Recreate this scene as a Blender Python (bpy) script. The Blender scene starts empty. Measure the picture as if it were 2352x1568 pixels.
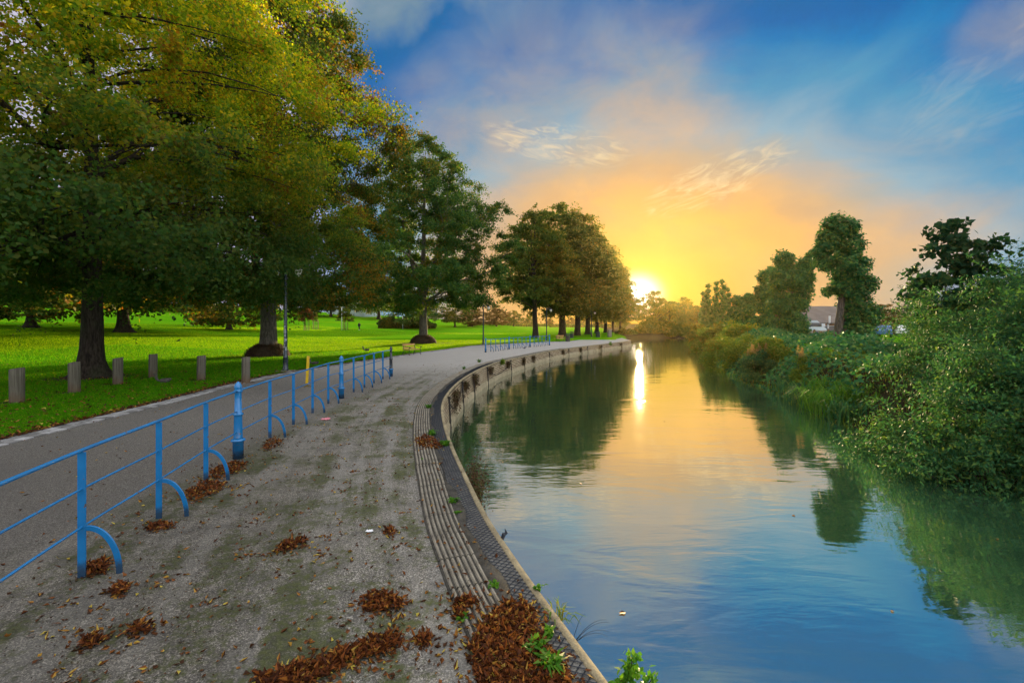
import bpy, math, random
import numpy as np
from mathutils import Vector, Matrix

# ------------------------------------------------------------------ camera, sky, sun, exposure
H = 2.2                      # eye height above the promenade, metres
FPX, HORIZON, CX = 1045.33, 742.0, 1176.0
SUN_AZ, SUN_EL = math.radians(15.6), math.radians(6.0)
scene = bpy.context.scene
col = scene.collection

cam_data = bpy.data.cameras.new("camera")
cam = bpy.data.objects.new("camera", cam_data)
col.objects.link(cam)
cam.location = (0, 0, H)
cam.rotation_euler = (math.radians(90), 0, 0)
cam_data.sensor_width = 36
cam_data.lens = 16
cam_data.shift_y = -42 / 2352
cam_data.clip_start = 0.05
cam_data.clip_end = 6000
scene.camera = cam

scene.view_settings.view_transform = 'Standard'
scene.view_settings.look = 'None'
scene.view_settings.exposure = 1.1
scene.view_settings.gamma = 1.0
scene.cycles.use_denoising = True
scene.cycles.max_bounces = 7
scene.cycles.diffuse_bounces = 3
scene.cycles.glossy_bounces = 3
scene.cycles.transmission_bounces = 4
scene.cycles.volume_bounces = 0
scene.cycles.sample_clamp_indirect = 6.0
scene.cycles.use_adaptive_sampling = True
scene.cycles.adaptive_threshold = 0.02


def s2l(c):
    return tuple((v / 255 / 12.92) if v / 255 <= 0.04045 else ((v / 255 + 0.055) / 1.055) ** 2.4 for v in c)


class NT:
    """Small helper for building node trees."""
    def __init__(s, tree):
        s.t = tree
        tree.nodes.clear()

    def n(s, kind, **kw):
        nd = s.t.nodes.new(kind)
        for k, v in kw.items():
            setattr(nd, k, v)
        return nd

    def put(s, sock, v):
        if isinstance(v, bpy.types.NodeSocket):
            s.t.links.new(v, sock)
        else:
            if sock.type == 'RGBA' and len(v) == 3:
                v = (*v, 1)
            sock.default_value = v

    def m(s, op, a, b=0.0, c=None, clamp=False):
        nd = s.n('ShaderNodeMath', operation=op, use_clamp=clamp)
        s.put(nd.inputs[0], a)
        s.put(nd.inputs[1], b)
        if c is not None:
            s.put(nd.inputs[2], c)
        return nd.outputs[0]

    def step(s, x, a, b, to0=0.0, to1=1.0):
        nd = s.n('ShaderNodeMapRange', interpolation_type='SMOOTHSTEP')
        for i, v in enumerate((x, a, b, to0, to1)):
            s.put(nd.inputs[i], v)
        return nd.outputs[0]

    def mix(s, f, a, b, blend='MIX'):
        nd = s.n('ShaderNodeMix', data_type='RGBA', blend_type=blend)
        s.put(nd.inputs[0], f)
        s.put(nd.inputs[6], a)
        s.put(nd.inputs[7], b)
        return nd.outputs[2]

    def ramp(s, f, stops, mode='LINEAR'):
        nd = s.n('ShaderNodeValToRGB')
        cr = nd.color_ramp
        cr.interpolation = mode
        while len(cr.elements) < len(stops):
            cr.elements.new(0.5)
        for e, (p, c) in zip(cr.elements, stops):
            e.position = p
            e.color = (*c, 1)
        s.put(nd.inputs[0], f)
        return nd.outputs[0]

    def noise(s, vec, scale, detail=4.0, rough=0.55, dist=0.0):
        nd = s.n('ShaderNodeTexNoise')
        if vec is not None:
            s.put(nd.inputs['Vector'], vec)
        nd.inputs['Scale'].default_value = scale
        nd.inputs['Detail'].default_value = detail
        nd.inputs['Roughness'].default_value = rough
        nd.inputs['Distortion'].default_value = dist
        return nd.outputs[0]

    def voro(s, vec, scale, feature='F1', out=0, rand=1.0):
        nd = s.n('ShaderNodeTexVoronoi', feature=feature)
        if vec is not None:
            s.put(nd.inputs['Vector'], vec)
        nd.inputs['Scale'].default_value = scale
        nd.inputs['Randomness'].default_value = rand
        return nd.outputs[out]

    def comb(s, x, y, z=0.0):
        nd = s.n('ShaderNodeCombineXYZ')
        for i, v in enumerate((x, y, z)):
            s.put(nd.inputs[i], v)
        return nd.outputs[0]

    def sep(s, v):
        nd = s.n('ShaderNodeSeparateXYZ')
        s.put(nd.inputs[0], v)
        return nd.outputs

    def mapping(s, vec, scale=(1, 1, 1), rot=(0, 0, 0), loc=(0, 0, 0)):
        nd = s.n('ShaderNodeMapping')
        s.put(nd.inputs[0], vec)
        nd.inputs[1].default_value = loc
        nd.inputs[2].default_value = rot
        nd.inputs[3].default_value = scale
        return nd.outputs[0]

    def bump(s, h, strength=0.5, dist=0.02):
        nd = s.n('ShaderNodeBump')
        nd.inputs['Strength'].default_value = strength
        nd.inputs['Distance'].default_value = dist
        s.put(nd.inputs['Height'], h)
        return nd.outputs[0]


world = bpy.data.worlds.new("World")
scene.world = world
world.use_nodes = True


def build_sky():
    w = NT(world.node_tree)
    d = w.n('ShaderNodeTexCoord').outputs['Generated']
    x, y, z = w.sep(d)
    az = w.m('MULTIPLY', w.m('ARCTAN2', x, y), 180 / math.pi)
    el = w.m('MULTIPLY', w.m('ARCSINE', z), 180 / math.pi)
    # distance from the sun in degrees, wider along the horizon
    dx = w.m('MULTIPLY', w.m('SUBTRACT', az, 15.7), 0.70)
    dy = w.m('MULTIPLY', w.m('SUBTRACT', el, 3.9), 1.13)
    r = w.m('SQRT', w.m('ADD', w.m('MULTIPLY', dx, dx), w.m('MULTIPLY', dy, dy)))
    flow = w.noise(w.comb(w.m('MULTIPLY', az, 0.035), w.m('MULTIPLY', el, 0.06)), 1.6, 5, 0.55, 0.6)
    r2 = w.m('ADD', w.m('MULTIPLY', r, 1.05), w.m('MULTIPLY', w.m('SUBTRACT', flow, 0.5), w.step(r, 3, 22, 0, 15)))
    S = 75.0
    stops = [(0.0, (255, 222, 100)), (2.2, (255, 214, 40)), (3.8, (253, 202, 5)), (6.3, (252, 196, 72)),
             (9.5, (249, 192, 108)), (13.5, (240, 190, 136)), (17.5, (206, 186, 160)), (22, (142, 176, 194)),
             (27, (72, 150, 192)), (31.5, (10, 122, 188)), (34.5, (4, 104, 176)), (39.5, (24, 104, 168)), (43, (116, 144, 164)), (50, (172, 182, 192))]
    cols = [(p / S, tuple(v * (0.56 if p < 8 else 0.68 if p < 14 else 0.80 if p < 20 else 0.94) for v in s2l(c))) for p, c in stops] + [(60 / S, (1.25, 1.32, 1.42)), (1.0, (1.6, 1.65, 1.75))]
    base = w.ramp(w.m('DIVIDE', r2, S), cols)
    # soft cloud banks: lumpy masses at places in the sky, lit warm near the sun and greyer higher up
    cn = w.noise(w.comb(w.m('MULTIPLY', az, 0.05), w.m('MULTIPLY', el, 0.085)), 1.6, 9, 0.62, 0.5)
    cm = None
    for a0, e0, la, le, tl in ((3.0, 30.0, 15, 11, 0.25), (-6.0, 24.0, 12, 6.5, -0.4), (14.0, 28.0, 17, 11, -0.4), (9.0, 14.5, 17, 5, -0.1), (36.0, 9.0, 18, 4.2, 0.0),
                               (25.0, 12.5, 16, 4.5, 0.1), (50.0, 24.0, 7, 5, 0.4), (-12.0, 17.0, 10, 7, 0.0), (16.0, 45.0, 40, 14, 0.0)):
        ca, sa = math.cos(tl), math.sin(tl)
        da, de = w.m('SUBTRACT', az, a0), w.m('SUBTRACT', el, e0)
        u = w.m('DIVIDE', w.m('ADD', w.m('MULTIPLY', da, ca), w.m('MULTIPLY', de, sa)), la)
        v = w.m('DIVIDE', w.m('SUBTRACT', w.m('MULTIPLY', de, ca), w.m('MULTIPLY', da, sa)), le)
        q = w.m('SUBTRACT', 1.0, w.m('ADD', w.m('MULTIPLY', u, u), w.m('MULTIPLY', v, v)), clamp=True)
        cm = q if cm is None else w.m('MAXIMUM', cm, q)
    cm = w.step(w.m('ADD', w.m('MULTIPLY', cm, 0.42), w.m('MULTIPLY', cn, 0.9)), 0.40, 1.08)
    ccol = w.ramp(w.m('DIVIDE', r, S), [(6 / S, s2l((253, 196, 60))), (11 / S, s2l((250, 184, 88))), (17 / S, s2l((240, 184, 120))), (23 / S, s2l((205, 172, 140))),
                                        (29 / S, s2l((168, 160, 158))), (36 / S, s2l((126, 146, 168))), (45 / S, s2l((150, 165, 182)))])
    shade = w.noise(w.comb(w.m('MULTIPLY', az, 0.09), w.m('MULTIPLY', el, 0.15)), 1.6, 5, 0.55, 0.3)
    ccol = w.mix(w.step(shade, 0.42, 0.66, 0, 0.40), ccol, w.mix(0.5, base, (.30, .26, .27)))
    base = w.mix(w.m('MULTIPLY', cm, 0.78), base, ccol)
    # pale lilac overcast towards the left, seen only between the leaves
    veil = w.m('MULTIPLY', w.step(az, -17, -27), w.step(el, 45, 30))
    base = w.mix(w.m('MULTIPLY', veil, 0.85), base, s2l((196, 190, 212)))

    def wisp(base, a0, e0, tilt, la, le, sc, strength, thr):
        ca, sa = math.cos(tilt), math.sin(tilt)
        da, de = w.m('SUBTRACT', az, a0), w.m('SUBTRACT', el, e0)
        u = w.m('ADD', w.m('MULTIPLY', da, ca), w.m('MULTIPLY', de, sa))
        v = w.m('SUBTRACT', w.m('MULTIPLY', de, ca), w.m('MULTIPLY', da, sa))
        u2, v2 = w.m('DIVIDE', u, la), w.m('DIVIDE', v, le)
        blob = w.m('SUBTRACT', 1.0, w.m('ADD', w.m('MULTIPLY', u2, u2), w.m('MULTIPLY', v2, v2)), clamp=True)
        nn = w.noise(w.comb(w.m('MULTIPLY', u, 0.24), w.m('MULTIPLY', v, 0.80), a0), sc, 9, 0.60, 1.4)
        f = w.m('MULTIPLY', w.m('MULTIPLY', w.step(nn, thr, thr + 0.34), w.step(blob, 0.0, 0.7)), strength)
        return w.mix(f, base, s2l((255, 226, 172)))
    base = wisp(base, 5.5, 21.3, math.radians(-9), 11, 2.7, 1.1, 0.55, 0.42)
    base = wisp(base, 24.0, 15.9, math.radians(17), 9.5, 2.8, 1.1, 0.62, 0.40)
    base = wisp(base, 46.0, 20.0, math.radians(20), 9, 5, 0.8, 0.12, 0.42)
    # the sun's own disc and the blown-out glow round it
    gx = w.m('MULTIPLY', w.m('SUBTRACT', az, 15.5), 0.85)
    gy = w.m('MULTIPLY', w.m('SUBTRACT', el, 3.4), 0.95)
    g = w.m('SQRT', w.m('ADD', w.m('MULTIPLY', gx, gx), w.m('MULTIPLY', gy, gy)))
    glow = w.m('POWER', w.step(g, 3.9, 0.3), 1.9)
    base = w.mix(glow, base, (2.6, 2.3, 1.75))
    sky = w.n('ShaderNodeTexSky', sky_type='NISHITA', sun_disc=False, sun_elevation=SUN_EL, sun_rotation=SUN_AZ)
    b1, b2 = w.n('ShaderNodeBackground'), w.n('ShaderNodeBackground')
    w.put(b1.inputs[0], base)
    b1.inputs[1].default_value = 0.5
    w.put(b2.inputs[0], sky.outputs[0])
    b2.inputs[1].default_value = 0.002
    add = w.n('ShaderNodeAddShader')
    w.t.links.new(b1.outputs[0], add.inputs[0])
    w.t.links.new(b2.outputs[0], add.inputs[1])
    out = w.n('ShaderNodeOutputWorld')
    w.t.links.new(add.outputs[0], out.inputs[0])


build_sky()
sun_data = bpy.data.lights.new("sun", 'SUN')
sun_data.energy = 5.0
sun_data.angle = math.radians(0.6)
sun_data.color = (1.0, 0.74, 0.36)
sun = bpy.data.objects.new("sun", sun_data)
col.objects.link(sun)
sdir = Vector((math.sin(SUN_AZ) * math.cos(SUN_EL), math.cos(SUN_AZ) * math.cos(SUN_EL), math.sin(SUN_EL)))
sun.rotation_euler = (-sdir).to_track_quat('-Z', 'Y').to_euler()
sun.location = sdir * 300


# ------------------------------------------------------------------ materials
def material(name):
    mt = bpy.data.materials.new(name)
    mt.use_nodes = True
    return mt, NT(mt.node_tree)


def finish(w, color, rough=0.6, spec=0.3, normal=None, metallic=0.0, **extra):
    p = w.n('ShaderNodeBsdfPrincipled')
    w.put(p.inputs['Base Color'], color)
    w.put(p.inputs['Roughness'], rough)
    w.put(p.inputs['Specular IOR Level'], spec)
    w.put(p.inputs['Metallic'], metallic)
    for k, v in extra.items():
        w.put(p.inputs[k], v)
    if normal is not None:
        w.put(p.inputs['Normal'], normal)
    o = w.n('ShaderNodeOutputMaterial')
    w.t.links.new(p.outputs[0], o.inputs[0])
    return p


def pos(w):
    return w.n('ShaderNodeNewGeometry').outputs['Position']


def obj_co(w):
    return w.n('ShaderNodeTexCoord').outputs['Object']


M = {}


def leaf_mat(name, stops, patch=None, patch_scale=0.25, thr=(0.5, 0.62), trans=0.45, rough=0.55, tcol=1.5, spec=0.08, zgrad=None):
    """Leaf colours vary leaf by leaf, and in patches through the crown; light passes through."""
    mt, w = material(name)
    g = w.n('ShaderNodeNewGeometry')
    c = w.ramp(g.outputs['Random Per Island'], stops)
    if patch:
        nz = w.noise(g.outputs['Position'], patch_scale, 3, 0.6)
        rnd = w.m('FRACT', w.m('MULTIPLY', g.outputs['Random Per Island'], 17.31))
        f = w.step(w.m('ADD', nz, w.m('MULTIPLY', w.m('SUBTRACT', rnd, 0.5), 0.22)), thr[0], thr[1])
        c = w.mix(f, c, w.ramp(rnd, patch))
    if zgrad:      # lower boughs less turned, and darkened: crown shade painted into the leaf colour
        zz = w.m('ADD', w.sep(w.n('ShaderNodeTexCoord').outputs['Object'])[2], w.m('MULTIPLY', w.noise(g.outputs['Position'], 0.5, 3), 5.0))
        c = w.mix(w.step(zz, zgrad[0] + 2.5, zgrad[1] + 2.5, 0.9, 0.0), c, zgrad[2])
    p = w.n('ShaderNodeBsdfPrincipled')
    w.put(p.inputs['Base Color'], c)
    p.inputs['Roughness'].default_value = rough
    p.inputs['Specular IOR Level'].default_value = spec
    tr = w.n('ShaderNodeBsdfTranslucent')
    w.put(tr.inputs[0], w.mix(1.0, c, (tcol, tcol * 0.95, tcol * 0.5), 'MULTIPLY'))
    mx = w.n('ShaderNodeMixShader')
    mx.inputs[0].default_value = trans
    w.t.links.new(p.outputs[0], mx.inputs[1])
    w.t.links.new(tr.outputs[0], mx.inputs[2])
    o = w.n('ShaderNodeOutputMaterial')
    w.t.links.new(mx.outputs[0], o.inputs[0])
    M[name] = mt
    return mt


YEL = [(0, (.22, .17, .012)), (0.5, (.30, .20, .015)), (0.85, (.34, .15, .012)), (1, (.20, .06, .01))]
OLV = [(0, (.075, .105, .010)), (0.5, (.12, .13, .012)), (1, (.19, .13, .012))]
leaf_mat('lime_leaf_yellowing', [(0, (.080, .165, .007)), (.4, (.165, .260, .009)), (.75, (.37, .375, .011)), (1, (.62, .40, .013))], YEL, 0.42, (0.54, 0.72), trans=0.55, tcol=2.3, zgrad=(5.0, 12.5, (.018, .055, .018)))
leaf_mat('lime_leaf_dark', [(0, (.016, .045, .012)), (.5, (.030, .070, .012)), (.9, (.055, .095, .012)), (1, (.15, .13, .012))], OLV, 0.25, (0.50, 0.66))
leaf_mat('lime_leaf_olive', [(0, (.024, .058, .010)), (.5, (.045, .088, .011)), (.85, (.095, .118, .012)), (1, (.24, .14, .014))], YEL, 0.16, (0.52, 0.70), tcol=1.7)
leaf_mat('lime_leaf_green', [(0, (.024, .075, .020)), (.5, (.046, .115, .022)), (1, (.10, .15, .02))], OLV, 0.15, (0.55, 0.7))
leaf_mat('row_leaf', [(0, (.028, .058, .012)), (.5, (.050, .085, .012)), (1, (.100, .110, .014))], OLV, 0.12, (0.5, 0.7), tcol=2.2)
leaf_mat('brown_leaf_tree', [(0, (.060, .045, .016)), (.5, (.090, .060, .018)), (1, (.14, .085, .02))])
leaf_mat('ivy_leaf', [(0, (.014, .082, .028)), (.5, (.026, .128, .036)), (.85, (.060, .18, .036)), (1, (.13, .22, .03))], None, rough=0.5, spec=0.12, trans=0.3)
leaf_mat('willow_leaf', [(0, (.020, .080, .034)), (.5, (.036, .118, .042)), (.93, (.075, .160, .036)), (1, (.13, .18, .03))], None, 0.6, (0.64, 0.85), rough=0.55, spec=0.10)
leaf_mat('olive_bush_leaf', [(0, (.052, .115, .014)), (.5, (.090, .170, .016)), (1, (.19, .22, .018))], OLV, 0.5, (0.5, 0.7))
leaf_mat('fresh_leaf', [(0, (.035, .12, .012)), (.5, (.06, .18, .014)), (1, (.12, .24, .02))], None, rough=0.4)
leaf_mat('maple_leaf', [(0, (.010, .045, .022)), (.6, (.018, .065, .026)), (1, (.04, .085, .024))], None)
leaf_mat('red_leaf_tree', [(0, (.09, .03, .016)), (.6, (.13, .045, .02)), (1, (.17, .08, .02))], None)
leaf_mat('plume', [(0, (.22, .15, .06)), (.6, (.30, .20, .09)), (1, (.36, .26, .12))], None)
leaf_mat('twig_brown', [(0, (.045, .025, .012)), (.6, (.075, .04, .018)), (1, (.05, .06, .018))], None, trans=0.15)
leaf_mat('dead_leaf', [(0, (.035, .014, .008)), (.35, (.085, .028, .012)), (.6, (.15, .045, .014)), (.8, (.24, .075, .018)), (.93, (.33, .13, .025)), (1, (.38, .25, .05))], None, trans=0.15, rough=0.5)
leaf_mat('fallen_leaf', [(0, (.035, .018, .010)), (.45, (.10, .035, .012)), (.72, (.20, .07, .018)), (.9, (.33, .18, .03)), (1, (.44, .36, .06))], None, trans=0.15, rough=0.5)
leaf_mat('crumb', [(0, (.018, .012, .008)), (.6, (.045, .022, .012)), (1, (.11, .045, .016))], None, trans=0.05, rough=0.8)
leaf_mat('grass_sun_tint', [(0, (.085, .205, .003)), (.5, (.145, .290, .004)), (.92, (.24, .360, .004)), (1, (.32, .33, .010))], [(0, (.038, .135, .004)), (.6, (.070, .185, .005)), (1, (.16, .20, .010))], 0.13, (0.50, 0.68), trans=0.55, tcol=2.0, spec=0.03)  # low sun's yellow and darker shade patches painted into the blade colour
leaf_mat('grass_blade', [(0, (.040, .170, .004)), (.5, (.066, .240, .005)), (.92, (.125, .300, .006)), (1, (.26, .28, .014))], None, trans=0.55, tcol=2.0, spec=0.03)


def bark(name, dark, light, scale=1.0):
    mt, w = material(name)
    v = w.mapping(obj_co(w), (7 * scale, 7 * scale, 1.3 * scale))
    n1 = w.noise(v, 2.0, 7, 0.65, 0.6)
    n2 = w.noise(obj_co(w), 1.1, 3)
    c = w.mix(w.step(n1, 0.35, 0.65), dark, light)
    c = w.mix(w.step(n2, 0.5, 0.75, 0, 0.5), c, (.035, .05, .018))
    finish(w, c, 0.85, 0.2, w.bump(n1, 0.9, 0.05))
    M[name] = mt


bark('bark', (.014, .010, .007), (.055, .042, .030))
bark('bark_grey', (.05, .042, .034), (.17, .145, .115))


def simple(name, color, rough=0.5, spec=0.4, var=0.25, scale=6, metallic=0.0, bumpd=0.0):
    mt, w = material(name)
    nz = w.noise(obj_co(w), scale, 5, 0.6)
    c = w.mix(w.step(nz, 0.3, 0.75), tuple(v * (1 - var) for v in color), tuple(min(1, v * (1 + var)) for v in color))
    finish(w, c, rough, spec, w.bump(nz, 0.4, bumpd) if bumpd else None, metallic)
    M[name] = mt


def paint(name, color, chip=(.10, .07, .05), worn=0.0):
    """Gloss paint that is grubby at the foot and a little chipped."""
    mt, w = material(name)
    o = obj_co(w)
    x, y, z = w.sep(o)
    nz = w.noise(o, 14, 6, 0.65)
    n2 = w.noise(o, 3.5, 4)
    c = w.mix(w.step(n2, 0.3, 0.7), tuple(v * .84 for v in color), tuple(v * 1.08 for v in color))
    foot = w.step(w.m('ADD', z, w.m('MULTIPLY', w.m('SUBTRACT', nz, 0.5), 0.16)), 0.17, 0.05)
    c = w.mix(w.m('MULTIPLY', foot, 0.8), c, (.02, .022, .02))
    c = w.mix(w.step(nz, 0.625 - worn, 0.65 - worn, 0, 0.85), c, chip)
    finish(w, c, 0.24, 0.7, w.bump(nz, 0.12, 0.004))
    M[name] = mt


paint('blue_paint', (.008, .165, .41))
def post_wood():
    mt, w = material('post_wood')
    o = obj_co(w)
    z = w.sep(o)[2]
    grain = w.noise(w.mapping(o, (26, 26, 1.1)), 1.0, 6, 0.6, 0.4)
    stain = w.noise(o, 3.0, 5, 0.6)
    c = w.mix(w.step(grain, 0.3, 0.7), (.075, .064, .048), (.165, .145, .112))
    c = w.mix(w.step(w.m('ADD', z, w.m('MULTIPLY', stain, 0.5)), 0.62, 0.22), c, (.13, .08, .045))
    c = w.mix(w.step(stain, 0.55, 0.75, 0, 0.5), c, (.10, .105, .06))
    finish(w, c, 0.8, 0.2, w.bump(grain, 0.35, 0.006))
    M['post_wood'] = mt


post_wood()
paint('black_paint', (.020, .026, .032))
paint('lamp_paint', (.013, .026, .040))
paint('yellow_paint', (.62, .40, .006))
simple('bench_wood', (.48, .27, .085), 0.55, 0.3, 0.3, 14)
simple('iron', (.016, .022, .018), 0.45, 0.5)
simple('plinth_concrete', (.26, .235, .19), 0.85, 0.2, 0.35, 3)
simple('bin_dark', (.035, .038, .04), 0.5, 0.4)
simple('chain_metal', (.030, .026, .022), 0.8, 0.3, 0.4, 30)
simple('white_paint', (.70, .71, .72), 0.5, 0.4, 0.08)
simple('cladding_pale', (.52, .58, .66), 0.6, 0.3, 0.08, 0.5)
simple('roof_brown', (.15, .125, .108), 0.8, 0.2, 0.2, 0.6)
simple('brick_orange', (.30, .14, .07), 0.8, 0.2, 0.2, 4)
simple('shutter_grey', (.17, .16, .16), 0.6, 0.3, 0.1)
simple('teal_paint', (.02, .11, .10), 0.5, 0.4, 0.1)
simple('sign_green', (.03, .26, .08), 0.5, 0.4, 0.05)
simple('fence_timber', (.19, .105, .05), 0.8, 0.2, 0.3)
simple('tyre', (.015, .015, .015), 0.8, 0.2, 0.1)
simple('glass_dark', (.02, .025, .03), 0.08, 0.6, 0.1)
simple('car_silver', (.42, .45, .50), 0.25, 0.6, 0.03)
simple('car_blue', (.05, .13, .30), 0.25, 0.6, 0.03)
simple('car_white', (.68, .68, .66), 0.3, 0.6, 0.03)
simple('fur_grey', (.085, .078, .068), 0.9, 0.1, 0.3, 40)
simple('feather', (.10, .11, .13), 0.8, 0.2, 0.3, 40)
simple('coat_dark', (.018, .022, .034), 0.9, 0.1, 0.2)
simple('skin', (.36, .20, .14), 0.6, 0.3, 0.1)
simple('litter_pink', (.62, .20, .24), 0.4, 0.5, 0.2)
simple('litter_white', (.74, .74, .74), 0.5, 0.4, 0.1)
simple('sticker', (.34, .36, .40), 0.5, 0.4, 0.35, 20)
simple('lamp_glass', (.62, .60, .52), 0.25, 0.5, 0.05)
simple('net_black', (.012, .016, .024), 0.5, 0.4, 0.2)
simple('hedge_earth', (.05, .035, .02), 0.95, 0.1, 0.3)

# promenade concrete: exposed aggregate, wheel-worn streaks along the walk, moss in patches
def promenade_material():
    mt, w = material('promenade_concrete')
    p = pos(w)
    x, y, z = w.sep(p)
    fine = w.noise(p, 190, 3, 0.7)
    grit = w.voro(p, 120, 'F1', 1)
    gritv = w.m('ADD', w.m('MULTIPLY', w.sep(grit)[0], 0.55), w.m('MULTIPLY', fine, 0.45))
    big = w.noise(p, 0.55, 6, 0.6, 0.3)
    mid = w.noise(p, 3.2, 7, 0.66, 0.4)
    c = w.ramp(gritv, [(0.12, (.028, .026, .023)), (0.42, (.108, .096, .080)), (0.66, (.228, .204, .170)), (0.85, (.56, .51, .43))])
    c = w.mix(w.step(mid, 0.38, 0.68, 0.0, 0.6), c, (.052, .048, .041))
    c = w.mix(w.step(big, 0.45, 0.7, 0, 0.30), c, (.23, .205, .165))
    # the stone-grey carriageway beyond the railing is smoother and greyer than the mossy strip by the water
    side = w.step(w.m('ADD', x, w.m('MULTIPLY', mid, 0.35)), -4.9, -3.9)
    road = w.ramp(gritv, [(0.1, (.046, .041, .035)), (0.5, (.108, .097, .083)), (0.88, (.30, .275, .24))])
    road = w.mix(w.step(big, 0.4, 0.7, 0, 0.4), road, (.10, .094, .088))
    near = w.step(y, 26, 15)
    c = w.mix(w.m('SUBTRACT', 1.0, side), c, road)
    c = w.mix(w.m('SUBTRACT', 1.0, near), c, w.mix(0.78, c, (.40, .37, .335)))  # far walk paled: low sky sheen painted into the colour
    uv = w.n('ShaderNodeTexCoord').outputs['UV']
    lane = w.noise(w.mapping(uv, (2.6, 0.20, 1)), 1.0, 3, 0.55, 0.3)
    mo = w.m('ADD', w.m('MULTIPLY', w.noise(p, 1.15, 8, 0.68, 0.25), 0.62), w.m('MULTIPLY', lane, 0.38))
    pale = w.m('MULTIPLY', w.step(lane, 0.52, 0.36), side)
    c = w.mix(w.m('MULTIPLY', pale, 0.28), c, (.25, .238, .21))
    mo2 = w.noise(p, 16, 4, 0.7)
    mm = w.m('MULTIPLY', w.step(w.m('ADD', w.m('MULTIPLY', mo, 0.75), w.m('MULTIPLY', mo2, 0.25)), 0.475, 0.56), w.m('MULTIPLY', side, w.step(y, 28, 12)))
    c = w.mix(w.m('MULTIPLY', mm, 0.82), c, w.mix(w.step(mo2, 0.35, 0.65), (.030, .034, .012), (.065, .075, .014)))
    # tree shade and moisture painted into the colour, darker away from the quay
    shade_damp = w.m('MULTIPLY', w.step(w.m('ADD', w.sep(uv)[0], w.m('MULTIPLY', big, 1.2)), 1.6, 3.6), w.step(y, 13, 5))
    c = w.mix(w.m('MULTIPLY', shade_damp, 0.58), c, w.mix(1.0, c, (.42, .40, .37), 'MULTIPLY'))
    h = w.m('ADD', gritv, w.m('MULTIPLY', mo2, 0.6))
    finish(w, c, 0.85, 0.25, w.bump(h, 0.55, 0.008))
    M['promenade_concrete'] = mt


def grass_material():
    mt, w = material('lawn_grass')
    p = pos(w)
    x, y, z = w.sep(p)
    n1 = w.noise(p, 26, 5, 0.7)
    n2 = w.noise(p, 0.5, 5, 0.6)
    n3 = w.noise(w.mapping(p, (0.06, 0.16, 1)), 1.0, 4, 0.6)
    c = w.mix(w.step(n1, 0.3, 0.7), (.050, .195, .004), (.105, .315, .005))
    c = w.mix(w.step(n2, 0.4, 0.7, 0, 0.45), c, (.130, .290, .004))
    c = w.mix(w.step(n3, 0.48, 0.68, 0, 0.5), c, (.19, .30, .005))
    bank = w.m('MULTIPLY', w.m('MAXIMUM', w.step(z, 0.45, -0.1), w.step(y, 27, 22)), w.step(w.m('SUBTRACT', x, w.m('MULTIPLY', y, 0.27)), 4.9, 5.6))
    tip = w.m('MULTIPLY', w.step(w.m('SUBTRACT', x, w.m('MULTIPLY', y, 0.165)), 6.5, 7.3), w.step(y, 66, 71))
    c = w.mix(w.m('MAXIMUM', bank, tip), c, (.035, .030, .016))
    finish(w, c, 0.8, 0.0, w.bump(w.m('ADD', n1, n2), 0.7, 0.05))
    M['lawn_grass'] = mt


def water_material():
    mt, w = material('river_water')
    p = pos(w)
    x, y, z = w.sep(p)
    a = w.noise(w.mapping(p, (0.45, 1.15, 1), (0, 0, 0.25)), 1.0, 3, 0.5, 0.8)
    b = w.noise(w.mapping(p, (2.0, 6.5, 1), (0, 0, -0.12)), 1.0, 3, 0.55, 0.4)
    cnear = w.noise(w.mapping(p, (0.22, 0.40, 1), (0, 0, 0.7)), 1.0, 2, 0.5, 0.6)
    ruffle = w.step(w.noise(p, 0.18, 3), 0.42, 0.62, 0.35, 1.0)
    h = w.m('ADD', w.m('MULTIPLY', a, 0.026), w.m('ADD', w.m('MULTIPLY', w.m('MULTIPLY', b, 0.0105), ruffle), w.m('MULTIPLY', cnear, 0.036)))
    bm = w.n('ShaderNodeBump')
    bm.inputs['Strength'].default_value = 1.0
    bm.inputs['Distance'].default_value = 1.0
    w.put(bm.inputs['Height'], w.m('MULTIPLY', h, 0.36))
    nrm = bm.outputs[0]
    murk = w.n('ShaderNodeBsdfDiffuse')
    w.put(murk.inputs[0], (.028, .075, .034, 1))
    gl = w.n('ShaderNodeBsdfGlossy')
    gl.inputs['Roughness'].default_value = 0.028
    w.put(gl.inputs['Normal'], nrm)
    w.put(gl.inputs[0], (1, 1, 1, 1))
    fr = w.n('ShaderNodeFresnel')
    fr.inputs[0].default_value = 1.6
    w.put(fr.inputs['Normal'], nrm)
    mx = w.n('ShaderNodeMixShader')
    w.put(mx.inputs[0], w.m('ADD', w.m('MULTIPLY', fr.outputs[0], 0.40), 0.59, clamp=True))
    w.t.links.new(murk.outputs[0], mx.inputs[1])
    w.t.links.new(gl.outputs[0], mx.inputs[2])
    o = w.n('ShaderNodeOutputMaterial')
    w.t.links.new(mx.outputs[0], o.inputs[0])
    M['river_water'] = mt


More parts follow.
